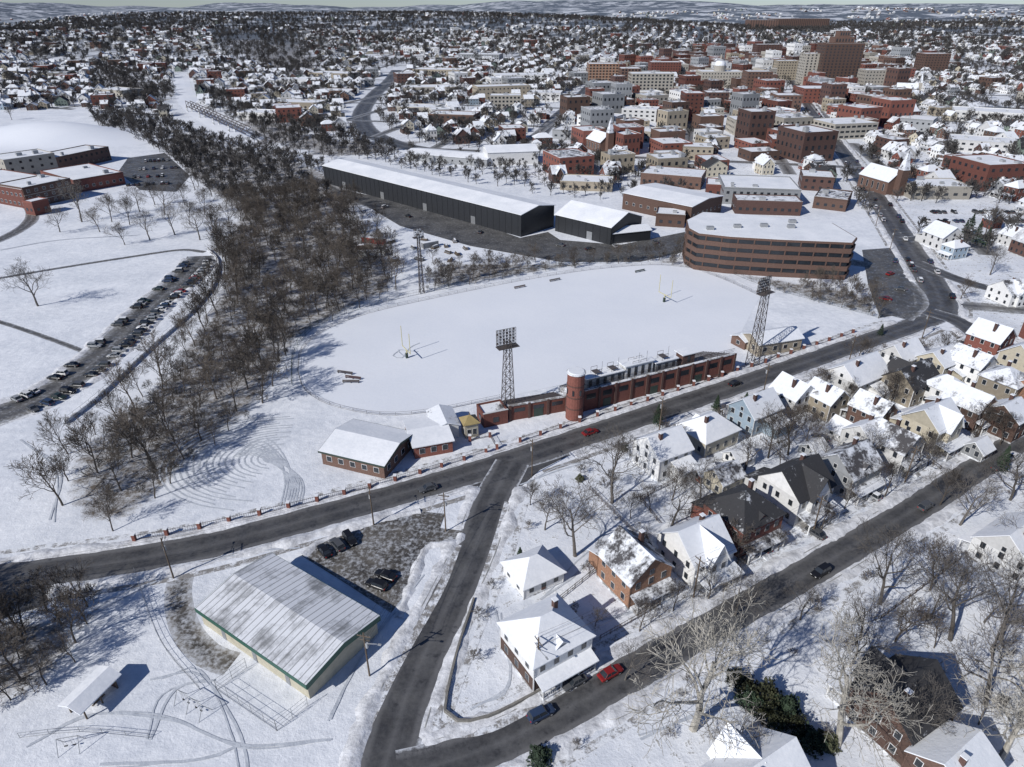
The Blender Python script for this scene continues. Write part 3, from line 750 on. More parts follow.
block('brick_block', (770, 155), (806, 156), 24, 11, brick, roof_full, sp=4)
block('brick_block', (682, 160), (712, 161), 20, 9, tan_w, snow_roof, sp=4)
block('office_block', (895, 130), (930, 133), 30, 10, grey_w, snow_roof, sp=4)
block('courthouse', (700, 88), (742, 88), 34, 20, stone_w, snow_roof, sp=4, band=stone_w)
block('hospital', (770, 29), (828, 29), 60, 45, brick_b, snow_roof, sp=9, ww=4, wh=3)
block('hospital_wing', (748, 35), (776, 35), 60, 32, brick_b, snow_roof, sp=9, ww=4, wh=3)
for (u, v, w_, d_, h_) in [(265, 118, 45, 26, 6), (300, 108, 55, 30, 7), (335, 95, 50, 30, 6), (430, 92, 70, 35, 7), (455, 122, 45, 26, 8), (420, 112, 40, 30, 6), (520, 80, 80, 40, 8), (300, 84, 60, 35, 7), (545, 100, 40, 30, 9), (440, 75, 80, 40, 9), (335, 78, 70, 40, 8), (600, 125, 38, 24, 9), (640, 120, 34, 24, 11), (575, 138, 34, 22, 7), (650, 140, 40, 26, 8), (980, 150, 45, 30, 8), (1000, 180, 40, 26, 7), (930, 195, 34, 22, 7), (985, 120, 60, 35, 9), (240, 95, 50, 30, 7), (480, 60, 90, 50, 9), (420, 55, 90, 50, 9), (120, 95, 50, 30, 7)]:
    x, y = P(u, v); EXC.append((x, y, max(w_, d_)*.6)); b = B(); flatb(b, w_, d_, h_, random.choice([brick_b, stone_w, grey_w, white_w, tan_w]), snow_roof, sp=5, ww=2.4, units=5); b.parts('commercial_building', x, y, T(x, y), R(-.5, .2))
def dome(u, v, z, r):
    x, y = P(u, v); b = B(); b.tube('drum', stone_w, (0, 0, 0), (0, 0, r*.9), r, r, 16)
    for i in range(6):
        a, c = i*pi/12, (i+1)*pi/12
        b.tube('dome', snow_roof if i < 3 else hvac, (0, 0, r*.9+sin(a)*r), (0, 0, r*.9+sin(c)*r), cos(a)*r*.95, max(.05, cos(c)*r*.95), 16)
    b.tube('lantern', stone_w, (0, 0, r*1.8), (0, 0, r*2.6), r*.18, r*.1, 8)
    b.parts('courthouse_dome', x, y+14, z, 0)
dome(720, 88, 20.4, 8)
def church(u, v, rot, wm):
    x, y = P(u, v); EXC.append((x, y, 20)); b = B()
    b.box('walls', wm, -7, 7, -12, 12, 0, 8); gable(b, -7, 7, -12, 12, 8, 6, 'y', wm, roof_full)
    b.box('steeple', wm, -2.5, 2.5, -16, -12.02, 0, 15)
    b.tube('spire', roof_part, (0, -14, 15), (0, -14, 27), 3.2, .05, 4)
    wins(b, 'l', 22, -7, 2, 5, 1.2, 4); wins(b, 'r', 22, 7, 2, 5, 1.2, 4)
    b.parts('church', x, y, 0, rot)
church(600, 150, .4, brick_b); church(905, 95, 1.2, stone_w); church(880, 190, .3, brick_b)

# ---- hand-placed houses of the near neighbourhood
A31 = radians(31)
HL = [
 (545, 655, 10.8, 9.5, 6.0, 'hip', white_w, snow_roof, 1, 0, 1, 0, 'brick_and_white_house'),
 (632, 583, 9, 9, 6, 'y', brick_o, roof_part, 1, 0, 0, 1, 'brick_house'),
 (692, 563, 9, 10, 5.5, 'cross', white_w, roof_full, 1, 0, 0, 0, 'white_house'),
 (738, 535, 10.5, 10, 7, 'hip', brick, roof_bare, 1, 0, 1, 1, 'brick_house'),
 (790, 505, 10.5, 10, 6.8, 'cross', white_w, roof_bare, 1, 0, 0, 1, 'white_house'),
 (843, 483, 10, 9, 6, 'x', grey_w, roof_part, 1, 0, 1, 1, 'grey_house'),
 (888, 460, 8, 9, 6, 'y', white_w, roof_part, 1, 0, 0, 1, 'white_house'),
 (925, 440, 10, 9, 6.5, 'cross', cream_w, roof_full, 1, 0, 0, 1, 'cream_house'),
 (962, 420, 8.5, 9, 6, 'y', brick_b, roof_full, 1, 0, 0, 1, 'brick_house'),
 (998, 398, 9, 9, 6.5, 'hip', tan_w, roof_part, 1, 0, 1, 0, 'tan_house'),
 (660, 466, 9, 9, 6.2, 'x', white_w, snow_roof, 1, 1, 0, 1, 'white_house'),
 (706, 442, 11, 9, 4.2, 'hip', cream_w, snow_roof, 1, 1, 1, 0, 'cream_house'),
 (752, 424, 10, 8, 5.5, 'x', blue_w, roof_full, 1, 1, 0, 1, 'blue_house'),
 (790, 406, 8, 8, 5, 'y', white_w, roof_full, 1, 1, 0, 0, 'white_house'),
 (852, 390, 14, 10, 6, 'x', white_w, snow_roof, 0, 1, 0, 1, 'white_apartment_house'),
 (905, 396, 12, 9, 6, 'cross', tan_w, roof_bare, 1, 1, 0, 0, 'tan_house'),
 (935, 373, 9, 8, 5, 'x', cream_w, roof_full, 1, 1, 0, 1, 'cream_house'),
 (965, 378, 8, 9, 6, 'y', white_w, roof_part, 1, 1, 0, 0, 'white_house'),
 (898, 366, 10, 8, 4.5, 'x', white_w, snow_roof, 1, 1, 0, 0, 'white_house'),
 (985, 352, 9, 9, 6, 'y', brick, roof_full, 1, 1, 0, 0, 'brick_house'),
 (1018, 372, 9, 9, 6, 'x', cream_w, roof_full, 1, 1, 0, 0, 'cream_house'),
 (1030, 405, 9, 9, 6, 'x', brick_o, roof_full, 1, 1, 0, 0, 'brick_house'),
 (1060, 380, 9, 9, 6, 'y', white_w, roof_full, 1, 0, 0, 0, 'white_house'),
 (893, 722, 10.5, 9.5, 6, 'cross', brick_b, roof_bare, 1, 1, 0, 0, 'brick_house'),
 (752, 800, 11, 9, 5, 'cross', white_w, snow_roof, 0, 1, 0, 0, 'white_house'),
 (945, 782, 8, 8, 5, 'x', brick_b, roof_full, 0, 1, 0, 0, 'brick_house'),
 (1010, 560, 12, 10, 5, 'x', white_w, snow_roof, 1, 1, 0, 0, 'white_house'),
 (1075, 500, 11, 10, 6, 'hip', brick_b, snow_roof, 1, 1, 0, 0, 'brick_house'),
 (1100, 620, 11, 10, 6, 'hip', brick, snow_roof, 1, 1, 0, 0, 'brick_house'),
 (1060, 720, 11, 10, 6, 'x', white_w, snow_roof, 1, 1, 0, 0, 'white_house'),
 (868, 425, 7, 8, 5.5, 'y', brick_b, roof_part, 1, 1, 0, 0, 'brick_house'),
 (822, 412, 7, 8, 5.5, 'y', tan_w, roof_full, 1, 1, 0, 0, 'tan_house'),
 (940, 405, 7, 8, 6, 'hip', white_w, roof_full, 0, 0, 0, 0, 'white_house'),
 (1000, 432, 7, 8, 6, 'x', brick_b, roof_full, 0, 0, 0, 0, 'brick_house'),
 (862, 452, 7, 8, 5.5, 'x', white_w, snow_roof, 0, 0, 0, 0, 'white_house'),
 (722, 487, 7, 6, 4, 'x', cream_w, roof_part, 0, 1, 0, 0, 'coach_house'),
 (533, 578, 9, 8, 2.8, 'hip', white_w, snow_roof, 0, 0, 0, 0, 'garage'),
 (700, 476, 5, 5, 2.5, 'x', brick, roof_full, 0, 0, 0, 0, 'garage'),
 (738, 462, 6, 5, 2.5, 'x', white_w, snow_roof, 0, 0, 0, 0, 'garage'),
 (842, 437, 6, 6, 2.6, 'y', white_w, snow_roof, 0, 0, 0, 0, 'garage'),
 (812, 455, 5, 5, 2.6, 'x', grey_w, snow_roof, 0, 0, 0, 0, 'garage'),
 (905, 425, 6, 6, 2.6, 'x', brick, snow_roof, 0, 0, 0, 0, 'garage'),
 (655, 545, 5, 5, 2.6, 'x', white_w, snow_roof, 0, 0, 0, 0, 'garage'),
 (975, 455, 5, 5, 2.6, 'x', grey_w, snow_roof, 0, 0, 0, 0, 'garage'),
]
for (u, v, w, d, h, roof, wm, rm, po, fl, dm, el_, nm) in HL:
    x, y = P(u, v); b = B()
    EXC.append((x, y, 12))
    k_ = 1.1 if h > 4 else 1.0
    house(b, w*k_, d*k_, h*(1.06 if h > 4 else 1), roof, wm, rm, bool(po), h > 4, bool(dm), bool(el_))
    if nm == 'brick_and_white_house': b.box('brick_ground_storey', brick_b, -w*k_/2-.04, w*k_/2+.04, -d*k_/2-.04, d*k_/2+.04, .43, 3.3)
    b.parts(nm, x, y, 0, A31+(pi if fl else 0)+R(-.04, .04))

# ---- shared house types of the wider town
walls_l = [white_w]*6+[cream_w]*2+[brick]*3+[brick_b]*4+[brick_dk, tan_w, tan_w, grey_w, grey_w, blue_w, green_w, brick_dk]
HM = []
for i in range(32):
    b = B(); wm = walls_l[i % len(walls_l)]
    house(b, R(7.5, 11), R(8, 12), R(5.2, 7.2), ['x', 'y', 'hip', 'cross', 'y', 'x'][i % 6], wm, [roof_full, roof_full, roof_part, roof_part, snow_roof, roof_bare, roof_full, roof_grey][i % 8], i % 3 != 0, True, i % 4 == 1, i % 3 == 1, detail=(i % 2 == 0))
    HM.append(('brick_house' if 'brick' in wm.name else 'town_house', b.mesh('town_house_mesh')))
CM = []
for i in range(20):
    b = B(); wm = [brick, stone_w, brick_b, tan_w, brick_dk, grey_w, brick_b, brick, white_w, brick][i % 10]
    flatb(b, R(14, 28), R(16, 26), R(7, 15), wm, [snow_roof, roof_full, snow_roof, roof_part][i % 4], sp=4, units=3)
    CM.append(b.mesh('commercial_mesh'))
e1 = np.array([.25, .968]); e2 = np.array([.968, -.25])
def warp(x, y):
    k = sst(0, 500, -np.asarray(x)) + .25
    return x+k*28*np.sin(np.asarray(y)/170.+.5), y+k*22*np.sin(np.asarray(x)/150.)
cand = []
SP = 66.
for i in range(-56, 46):
    for k in np.arange(200, 2900, 13.5):
        kk = k % 132
        if kk < 14: continue
        for sd in (-1, 1):
            p = e2*(i*SP+sd*16)+e1*k
            cand.append((p[0]+R(-2, 2), p[1]+R(-2, 2), sd, k))
cand = np.array(cand)
x_, y_ = warp(cand[:, 0], cand[:, 1])
ok = (np.abs(x_) < .80*y_+60) & (y_ > 200) & (y_ < 2700)
cand = cand[ok]; x_ = x_[ok]; y_ = y_[ok]
bad = pip(ZNEAR, x_, y_) | near_road(x_, y_, None, 7)
for w in WOODS: bad |= pip(w, x_, y_)
for w in OPEN: bad |= pip(w, x_, y_)
cand = cand[~bad]; x_ = x_[~bad]; y_ = y_[~bad]
far_p = empty('distant_town_houses')
DT = PP([(560, 132), (575, 100), (600, 70), (700, 52), (900, 55), (900, 110), (860, 165), (720, 172), (600, 178)])
DTm = pip(DT, x_, y_)
placed_c = []
zt = terr(x_, y_)
for (cx, cy, sd, k), x, y, z, dt in zip(cand, x_, y_, zt, DTm):
    if any((x-a)**2+(y-b_)**2 < r*r for a, b_, r in EXC): continue
    if any((x-a)**2+(y-b_)**2 < 19**2 for a, b_ in placed_c[-80:]): continue
    cl = mnoise.noise(Vector((x/140, y/140, 3.3)))
    pr = .95 if y < 900 else (.85 if y < 1500 else .62)
    if random.random() > pr or (cl < -.25 and not dt and y > 600): continue
    r = (radians(-75) if sd < 0 else radians(105))+R(-.12, .12)
    if (dt and random.random() < .45) or random.random() < .05:
        sc = R(.8, 1.2)
        inst('commercial_building', random.choice(CM), x, y, z, r, (sc, sc, R(.7, 1.9)) if dt else sc, None if y < 1100 else far_p); placed_c.append((x, y)); continue
    nm, me = random.choice(HM); s = R(.75, 1.15)
    inst(nm if y < 700 else 'house', me, x, y, z-.1, r+(pi/2 if random.random() < .2 else 0), (s, s*R(.85, 1.2), s*R(.85, 1.15)), None if y < 700 else far_p)
for i in range(4200):
    y = sqrt(R(2500**2, 6000**2)); x = R(-.8, .8)*y
    if mnoise.noise(Vector((x/300, y/500, 5.1))) < .08: continue
    inst('house', random.choice(HM)[1], x, y, T(x, y)-.3, R(0, 6.28), R(.9, 1.5), far_p)
V = []; Fc = []; E = []
def street(pts, w, dz):
    xx, yy = warp(pts[:, 0], pts[:, 1]); c = np.stack([xx, yy], 1); N = normals(c); z = terr(xx, yy)+dz
    bad = pip(ZNEAR, xx, yy) | (np.abs(xx) > .85*yy+80) | (yy < 150)
    for w_ in WOODS+OPEN: bad |= pip(w_, xx, yy)
    for a, b_, r in EXC: bad |= (xx-a)**2+(yy-b_)**2 < (r*.75)**2
    base = len(V)
    for i in range(len(c)):
        for o, e in ((-w/2, 1), (0, .1), (w/2, 1)):
            V.append((c[i, 0]+N[i, 0]*o, c[i, 1]+N[i, 1]*o, z[i])); E.append(e)
    for i in range(len(c)-1):
        if bad[i] or bad[i+1]: continue
        for j in (0, 1): Fc.append((base+i*3+j, base+i*3+j+1, base+(i+1)*3+j+1, base+(i+1)*3+j))
for i in range(-44, 38):
    ks = np.arange(200, 2500, 20.); street(e2[None]*(i*SP)+e1[None]*ks[:, None], 9, .12)
for k in np.arange(132*1, 2500, 132.):
    ss = np.arange(-2600, 2300, 20.); street(e1[None]*(k+7)+e2[None]*ss[:, None], 8.5, .2)
st_o = mk('town_streets', V, Fc, street_far)
a = st_o.data.attributes.new('edge', 'FLOAT', 'POINT'); a.data.foreach_set('value', np.array(E, np.float32))

# ------------------------------------------------------------------ trees
def bare(seed, Ht, counts, spread=.9, mat=bark, rt=.3, nside=(6, 4, 3, 3), trunkfrac=.35, minr=.02, lean=0, droop=0, lim=.72):
    rnd = random.Random(seed); V = []; Fc = []
    def seg(pts, rs, n):
        o = len(V)
        for i, p in enumerate(pts):
            d = (pts[min(i+1, len(pts)-1)]-pts[max(i-1, 0)]).normalized(); a = d.orthogonal().normalized(); c = d.cross(a)
            for j in range(n):
                t = 2*pi*j/n; q = p+(a*cos(t)+c*sin(t))*rs[i]; V.append((q.x, q.y, q.z))
        for i in range(len(pts)-1):
            for j in range(n): Fc.append((o+i*n+j, o+i*n+(j+1) % n, o+(i+1)*n+(j+1) % n, o+(i+1)*n+j))
    def grow(p, d, L, r, lv):
        k = (7, 6, 3, 2)[min(lv, 3)]
        pts = [p.copy()]; rs = [r]; cur = p.copy(); dd = d.copy()
        for i in range(k):
            dd = (dd+Vector((rnd.gauss(0, 1), rnd.gauss(0, 1), rnd.gauss(0, .7)))*(.10 if lv == 0 else .22)+Vector((0, 0, .10 if lv > 0 else .15))*(1-droop)).normalized()
            cur = cur+dd*(L/k); pts.append(cur.copy()); rs.append(max(minr, r*(1-.8*(i+1)/k) if lv else r*(1-.65*(i+1)/k)))
        seg(pts, rs, nside[min(lv, 3)])
        if lv < len(counts):
            n = counts[lv]; f0 = trunkfrac if lv == 0 else .25
            ph = rnd.uniform(0, 6.28)
            for i in range(n):
                t = f0+(1-f0)*(i+rnd.random())/n; t = min(t, .99)
                q = t*k; j = int(q); fr = q-j; bp = pts[j].lerp(pts[j+1], fr); br = rs[j]*(1-fr)+rs[j+1]*fr
                ax = (pts[j+1]-pts[j]).normalized(); o1 = ax.orthogonal().normalized(); o2 = ax.cross(o1)
                ph += 2.4+rnd.uniform(-.5, .5)
                side = o1*cos(ph)+o2*sin(ph)
                sp = spread*rnd.uniform(.6, 1.2)
                nd = (ax+side*sp).normalized()
                nl = L*(lim if lv == 0 else .58)*(1.15-.55*t)*rnd.uniform(.8, 1.25)
                grow(bp, nd, nl, max(minr, br*.62), lv+1)
    grow(Vector((0, 0, -.1)), Vector((lean, 0, 1)).normalized(), Ht*.68, rt, 0)
    me = bpy.data.meshes.new('bare_tree_mesh'); me.from_pydata(V, [], Fc); me.materials.append(mat); me.update()
    return me
big_t = [bare(10+i, 16, (8, 7, 5, 3), 1.1, bark, .36, minr=.024, lim=.85) for i in range(4)]
brn_t = [bare(20+i, 14, (9, 7, 6, 3), .9, bark_b, .27, minr=.022, lim=.8) for i in range(2)]
wood_t = [bare(30+i, 13, (9, 6, 5, 2), .8, bark_k, .22, minr=.032, trunkfrac=.28) for i in range(5)]
far_t = [bare(50+i, 11, (9, 5, 3), .9, bark_d, .3, (4, 3, 3, 3), .2, minr=.11) for i in range(4)]
syc = [bare(60+i, 23, (8, 7, 6, 3), 1.1, bark_w, .62, trunkfrac=.22, minr=.034, lim=.8) for i in range(2)]
brush = [bare(70+i, 3.6, (9, 6, 4), 1.1, bark_k, .06, (3, 3, 3, 3), .05, minr=.025) for i in range(2)]
def conifer(seed, Ht, Rd, mat):
    rnd = random.Random(seed); b = B(); b.tube('trunk', bark_b, (0, 0, 0), (0, 0, Ht*.95), .18, .03, 6)
    V = []; Fc = []
    for i in range(1500):
        t = rnd.random()**.75; z = Ht*(.06+.94*t); rr = Rd*(1-t)*rnd.uniform(.35, 1.0)*(1+.25*sin(t*40))+.08; a = rnd.uniform(0, 6.28)
        s = rnd.uniform(.2, .5)*(1.15-t*.6); c = Vector((cos(a)*rr, sin(a)*rr, z)); out = Vector((cos(a), sin(a), -.35)).normalized(); sd = Vector((-sin(a), cos(a), rnd.uniform(-.4, .4)))
        o = len(V)
        for q in (c-out*s*.6, c+sd*s*.45, c+out*s, c-sd*s*.45): V.append(tuple(q))
        Fc.append((o, o+1, o+2, o+3))
    b.add('needles', mat, V, Fc); return b.mesh('conifer_mesh')
con = [conifer(1, 9, 2.4, needle), conifer(2, 7, 2.0, needle)]
def shrub(seed, mat):
    rnd = random.Random(seed); b = B()
    V = []; Fc = []
    for k in range(8): b.tube('stems', bark_b, (0, 0, 0), (rnd.uniform(-1.3, 1.3), rnd.uniform(-1.3, 1.3), rnd.uniform(1, 2)), .05, .02, 3)
    for i in range(1400):
        a = rnd.uniform(0, 6.28); ph = rnd.uniform(.05, 1.5); r = rnd.uniform(.65, 1)*(1+.3*sin(3*a+seed)*cos(4*ph))
        c = Vector((cos(a)*cos(ph)*1.9*r, sin(a)*cos(ph)*1.9*r, sin(ph)*2.3*r)); s = rnd.uniform(.1, .24)
        u = Vector((rnd.gauss(0, 1), rnd.gauss(0, 1), rnd.gauss(0, .6))).normalized(); w = u.orthogonal()
        o = len(V)
        for q in (c-u*s, c+w*s*.6, c+u*s, c-w*s*.6): V.append(tuple(q))
        Fc.append((o, o+1, o+2, o+3))
    b.add('leaves', mat, V, Fc); return b.mesh('shrub_mesh')
shr = [shrub(1, shrubm), shrub(2, needle)]
wp = empty('woodland_trees')
def scatter(poly, spacing, n, pad_road=2):
    bx = [p[0] for p in poly]; by = [p[1] for p in poly]
    X = np.random.uniform(min(bx), max(bx), n); Y = np.random.uniform(min(by), max(by), n)
    ok = pip(poly, X, Y) & ~near_road(X, Y, None, pad_road) & ~in_lots(X, Y) & ~pip(OPEN[2], X, Y) & ~pip(OPEN[4], X, Y)
    pts = []; grid = {}
    for x, y in zip(X[ok], Y[ok]):
        sp = spacing*(.75+.7*abs(mnoise.noise(Vector((x/22, y/22, 2.2))))*2)
        c = (int(x//spacing), int(y//spacing))
        if any((x-a)**2+(y-b_)**2 < sp**2 for i in (-1, 0, 1) for j in (-1, 0, 1) for a, b_ in grid.get((c[0]+i, c[1]+j), ())): continue
        if any((x-a)**2+(y-b_)**2 < (r*.7)**2 for a, b_, r in EXC): continue
        grid.setdefault(c, []).append((x, y)); pts.append((x, y))
    return pts
for i, w in enumerate(WOODS):
    for (x, y) in scatter(w, 4.7 if i in (0, 2) else (5 if i < 4 else 7), 14000 if i in (0, 2) else 3500):
        s = R(.5, 1.2)
        if i in (1, 3): s *= .6
        far = y > 400
        inst('bare_tree', random.choice(far_t if far else wood_t), x, y, T(x, y), R(0, 6.28), s*(.85 if far else 1), wp)
    if i < 4:
        for (x, y) in scatter(w, 5, 4000):
            if y < 400: inst('undergrowth', random.choice(brush), x, y, 0, R(0, 6.28), R(.5, 1.2), wp)
for (x, y) in scatter(PP([(330, 150), (400, 140), (560, 150), (560, 185), (700, 170), (700, 190), (600, 200), (540, 195), (480, 185), (350, 158)]), 7, 2500)[:300]:
    inst('bare_tree', random.choice(far_t), x, y, 0, R(0, 6.28), R(.4, .9), wp)
tp = empty('distant_town_trees')
n = 22000; Yt = np.sqrt(np.random.uniform(240**2, 4500**2, n)); Xt = np.random.uniform(-.82, .82, n)*Yt
n2_ = 7500; Yt = np.append(Yt, np.sqrt(np.random.uniform(300**2, 1500**2, n2_))); Xt = np.append(Xt, np.random.uniform(-.82, .82, n2_)*Yt[-n2_:])
ok = ~pip(ZNEAR, Xt, Yt) & ~near_road(Xt, Yt, None, 1)
for w in OPEN: ok &= ~pip(w, Xt, Yt)
dtm = pip(DT, Xt, Yt)
for x, y, dt in zip(Xt[ok], Yt[ok], dtm[ok]):
    cl = mnoise.noise(Vector((x/170, y/110, 7.7)))+.5*mnoise.noise(Vector((x/50, y/50, 1.7)))
    pr = .35 if cl < -.05 else (1 if cl > .1 else .65)
    if dt: pr *= .3
    if random.random() > pr: continue
    if y < 1300 and any((x-a)**2+(y-b_)**2 < (r*.7)**2 for a, b_, r in EXC): continue
    inst('bare_tree', random.choice(far_t), x, y, T(x, y)-.2, R(0, 6.28), R(.7, 1.2)*(1 if y < 1500 else 1.6), tp)
for (u, v, k, s) in [(693, 729, syc[0], 1.12), (838, 744, syc[1], .95), (905, 748, big_t[0], .8), (575, 556, big_t[0], 1.15), (612, 503, big_t[1], 1.15), (545, 530, big_t[2], .55), (672, 525, big_t[2], .8), (788, 455, brn_t[0], 1.0), (768, 458, brn_t[1], .9), (805, 450, brn_t[1], .8),
     (880, 604, big_t[1], 1.05), (950, 640, big_t[2], 1.15), (985, 705, big_t[3], 1.15), (1000, 640, big_t[1], 1.1), (1010, 500, big_t[2], .95), (960, 525, big_t[0], .8), (1030, 560, big_t[3], 1.1), (940, 505, brn_t[1], .7), (880, 412, brn_t[0], .65), (708, 600, big_t[1], .55),
     (735, 615, big_t[2], .7), (38, 306, big_t[1], 1.1), (82, 222, big_t[0], 1.3), (100, 232, brn_t[0], .9), (60, 232, big_t[2], .8), (150, 240, big_t[1], .9), (130, 225, brn_t[1], 1.0), (175, 235, big_t[0], 1), (165, 215, big_t[2], 1), (190, 225, brn_t[0], 1.), (140, 212, big_t[3], .9), (185, 205, brn_t[1], .9), (200, 240, big_t[3], 1.0), (112, 222, brn_t[1], 1.), (155, 205, brn_t[0], 1.), (205, 215, brn_t[0], 1.1), (215, 235, brn_t[1], 1.1), (125, 245, brn_t[0], .8), (195, 190, brn_t[0], 1.),
     (500, 420, brn_t[1], .35), (355, 215, big_t[1], .8), (575, 268, brn_t[0], .7), (660, 425, brn_t[1], .4), (625, 680, big_t[2], .5), (1040, 470, big_t[1], .9), (860, 640, big_t[0], .7), (800, 620, big_t[1], .5), (740, 755, big_t[2], .6),
     (930, 590, brn_t[0], .9), (1000, 760, syc[1], .8), (12, 120, big_t[0], .8), (960, 300, brn_t[0], .7), (990, 275, big_t[0], .8), (985, 235, big_t[1], .9), (1010, 240, big_t[2], .8), (650, 510, brn_t[0], .5), (915, 470, big_t[2], .6), (25, 640, brn_t[0], .8), (530, 505, brn_t[0], .5), (700, 500, big_t[3], .7), (745, 470, big_t[1], .7), (865, 470, big_t[0], .7), (1000, 445, brn_t[0], .7), (820, 470, big_t[3], .7), (640, 560, big_t[0], .5)]:
    x, y = P(u, v); inst('sycamore_tree' if k in syc else 'bare_tree', k, x, y, 0, R(0, 6.28), s)
for i, (u, v, k, s) in enumerate([(657, 425, con[0], .75), (716, 410, con[1], .7), (745, 405, con[1], .6), (962, 240, con[0], 1.1), (975, 243, con[0], 1.2), (985, 246, con[1], 1.3), (968, 235, con[0], 1.2), (880, 335, con[1], .6), (520, 560, con[1], .5), (870, 480, con[0], .6), (760, 480, con[1], .5), (1000, 470, con[0], .8)]):
    x, y = P(u, v); inst('pine_tree', k, x, y, 0, R(0, 6), s)
for (u, v, s, k) in [(745, 690, 1.2, 0), (765, 700, 1.5, 0), (785, 712, 1.3, 1), (770, 722, 1.3, 0), (795, 730, 1.2, 0), (750, 705, 1.1, 1), (735, 680, 1, 0), (810, 745, 1.2, 1), (540, 760, 1, 1), (570, 620, .6, 0), (510, 640, .5, 1), (660, 590, .5, 1), (720, 560, .5, 0), (775, 540, .5, 0), (825, 745, 1, 0), (625, 450, .6, 1), (690, 435, .5, 0), (580, 480, .6, 0)]:
    x, y = P(u, v); inst('evergreen_shrub', shr[k], x, y, 0, R(0, 6), s)
for (x, y) in scatter(YP, 8, 1200, 2)[:190]:
    if y < 230: inst('yard_shrub', random.choice(brush), x, y, 0, R(0, 6), R(.5, 1))
for (x, y) in scatter(PP([(600, 470), (900, 352), (1100, 380), (1100, 440), (860, 530), (560, 690)]), 9, 1200, 2)[:100]:
    inst('bare_tree', random.choice(wood_t+brn_t), x, y, 0, R(0, 6), R(.35, .8))
for (x, y) in scatter(PP([(840, 640), (1100, 460), (1150, 700), (1000, 800), (900, 800)]), 8, 900, 2)[:50]:
    inst('bare_tree', random.choice(wood_t+big_t), x, y, 0, R(0, 6), R(.4, .95))

# ------------------------------------------------------------------ cars
def paint(n, c): return M('car_paint_'+n, c, .3, .04, rnd=.05)
paints = [paint('black', (.012, .012, .014)), paint('grey', (.08, .083, .088)), paint('silver', (.30, .31, .32)), paint('white', (.65, .65, .65)), paint('red', (.22, .018, .018)), paint('blue', (.03, .05, .10)), paint('dark_green', (.02, .035, .03))]
hub = M('wheel_hub', (.3, .3, .31), .4, .1)
tail = M('tail_lamp', (.35, .02, .02), .3, .05); head = M('head_lamp', (.7, .7, .68), .2, .05)
def carmesh(pm, suv, snow):
    b = B(); zt = 1.0 if suv else .88
    stn = [(-2.3, .42, zt*.75, .74), (-2.2, .3, zt, .84), (-1.6, .25, zt+.02, .9), (0, .25, zt+.03, .92), (1.1, .25, zt+.02, .9), (1.9, .27, zt-.12, .86), (2.25, .32, zt-.22, .78), (2.35, .42, zt-.4, .68)]
    V = []; Fc = []
    for x, zb, z1, w in stn:
        V += [(x, -w*.93, zb), (x, -w, zb+.22), (x, -w*.98, z1-.12), (x, -w*.86, z1), (x, w*.86, z1), (x, w*.98, z1-.12), (x, w, zb+.22), (x, w*.93, zb)]
    n = 8
    for i in range(len(stn)-1):
        for j in range(n): Fc.append((i*n+j, (i+1)*n+j, (i+1)*n+(j+1) % n, i*n+(j+1) % n))
    Fc += [tuple(range(n)), tuple(range((len(stn)-1)*n, len(stn)*n))[::-1]]
    b.add('body', pm, V, Fc)
    if suv: xb0, xb1, xr0, xr1, zr = -2.15, 1.05, -1.85, .35, 1.68
    else: xb0, xb1, xr0, xr1, zr = -1.75, 1.05, -1.05, .3, 1.42
    zb = zt+.0; wb, wr = .82, .64
    b.add('glasshouse', glass, [(xb0, -wb, zb), (xb1, -wb, zb), (xb1, wb, zb), (xb0, wb, zb), (xr0, -wr, zr), (xr1, -wr, zr), (xr1, wr, zr), (xr0, wr, zr)], [(4, 5, 6, 7), (0, 1, 5, 4), (1, 2, 6, 5), (2, 3, 7, 6), (3, 0, 4, 7)])
    b.box('roof_panel', pm, xr0-.05, xr1+.08, -wr-.03, wr+.03, zr-.02, zr+.05)
    if snow: b.box('snow_cap', snow_roof, xr0, xr1, -wr+.05, wr-.05, zr+.05, zr+.16); b.box('snow_cap', snow_roof, 1.25, 2.1, -.6, .6, zt-.1, zt+.04)
    for sx in (-1, 1):
        for xx, xr in ((xb0, xr0), ((xb0+xb1)/2, (xr0+xr1)/2), (xb1, xr1)): b.tube('pillars', pm, (xx, sx*wb*1.01, zb), (xr, sx*wr*1.01, zr), .05, .05)
        for xw in (-1.42, 1.42):
            b.tube('wheels', rubber, (xw, sx*.72, .33), (xw, sx*.93, .33), .34, .34, 14); b.tube('hubs', hub, (xw, sx*.93, .33), (xw, sx*.945, .33), .2, .2, 8)
        b.box('tail_lamps', tail, -2.33, -2.22, sx*.62-.14, sx*.62+.14, zt-.3, zt-.12); b.box('head_lamps', head, 2.24, 2.34, sx*.52-.15, sx*.52+.15, zt-.42, zt-.28)
        b.box('mirrors', pm, .75, .9, sx*.95-.1, sx*.95+.1, zt+.02, zt+.16)
    return b.mesh('car_mesh')
cars = [carmesh(p, s, sn) for p in paints for s, sn in ((0, 0), (1, 0), (1, 1))]
CHO = [0, 1, 2, 0, 1, 3, 4, 5, 3, 4, 6, 7, 8, 9, 10, 12, 15, 16, 18]
def car(u, v, ang, i=None, name='parked_car', xy=None):
    x, y = xy or P(u, v); inst(name, cars[i] if i is not None else cars[random.choice(CHO)], x, y, .07, ang)
def along(key, u, v):
    c = RD[key][0]; x, y = P(u, v); d = np.hypot(c[:, 0]-x, c[:, 1]-y); i = min(max(int(d.argmin()), 1), len(c)-2)
    return atan2(c[i+1, 1]-c[i-1, 1], c[i+1, 0]-c[i-1, 0])
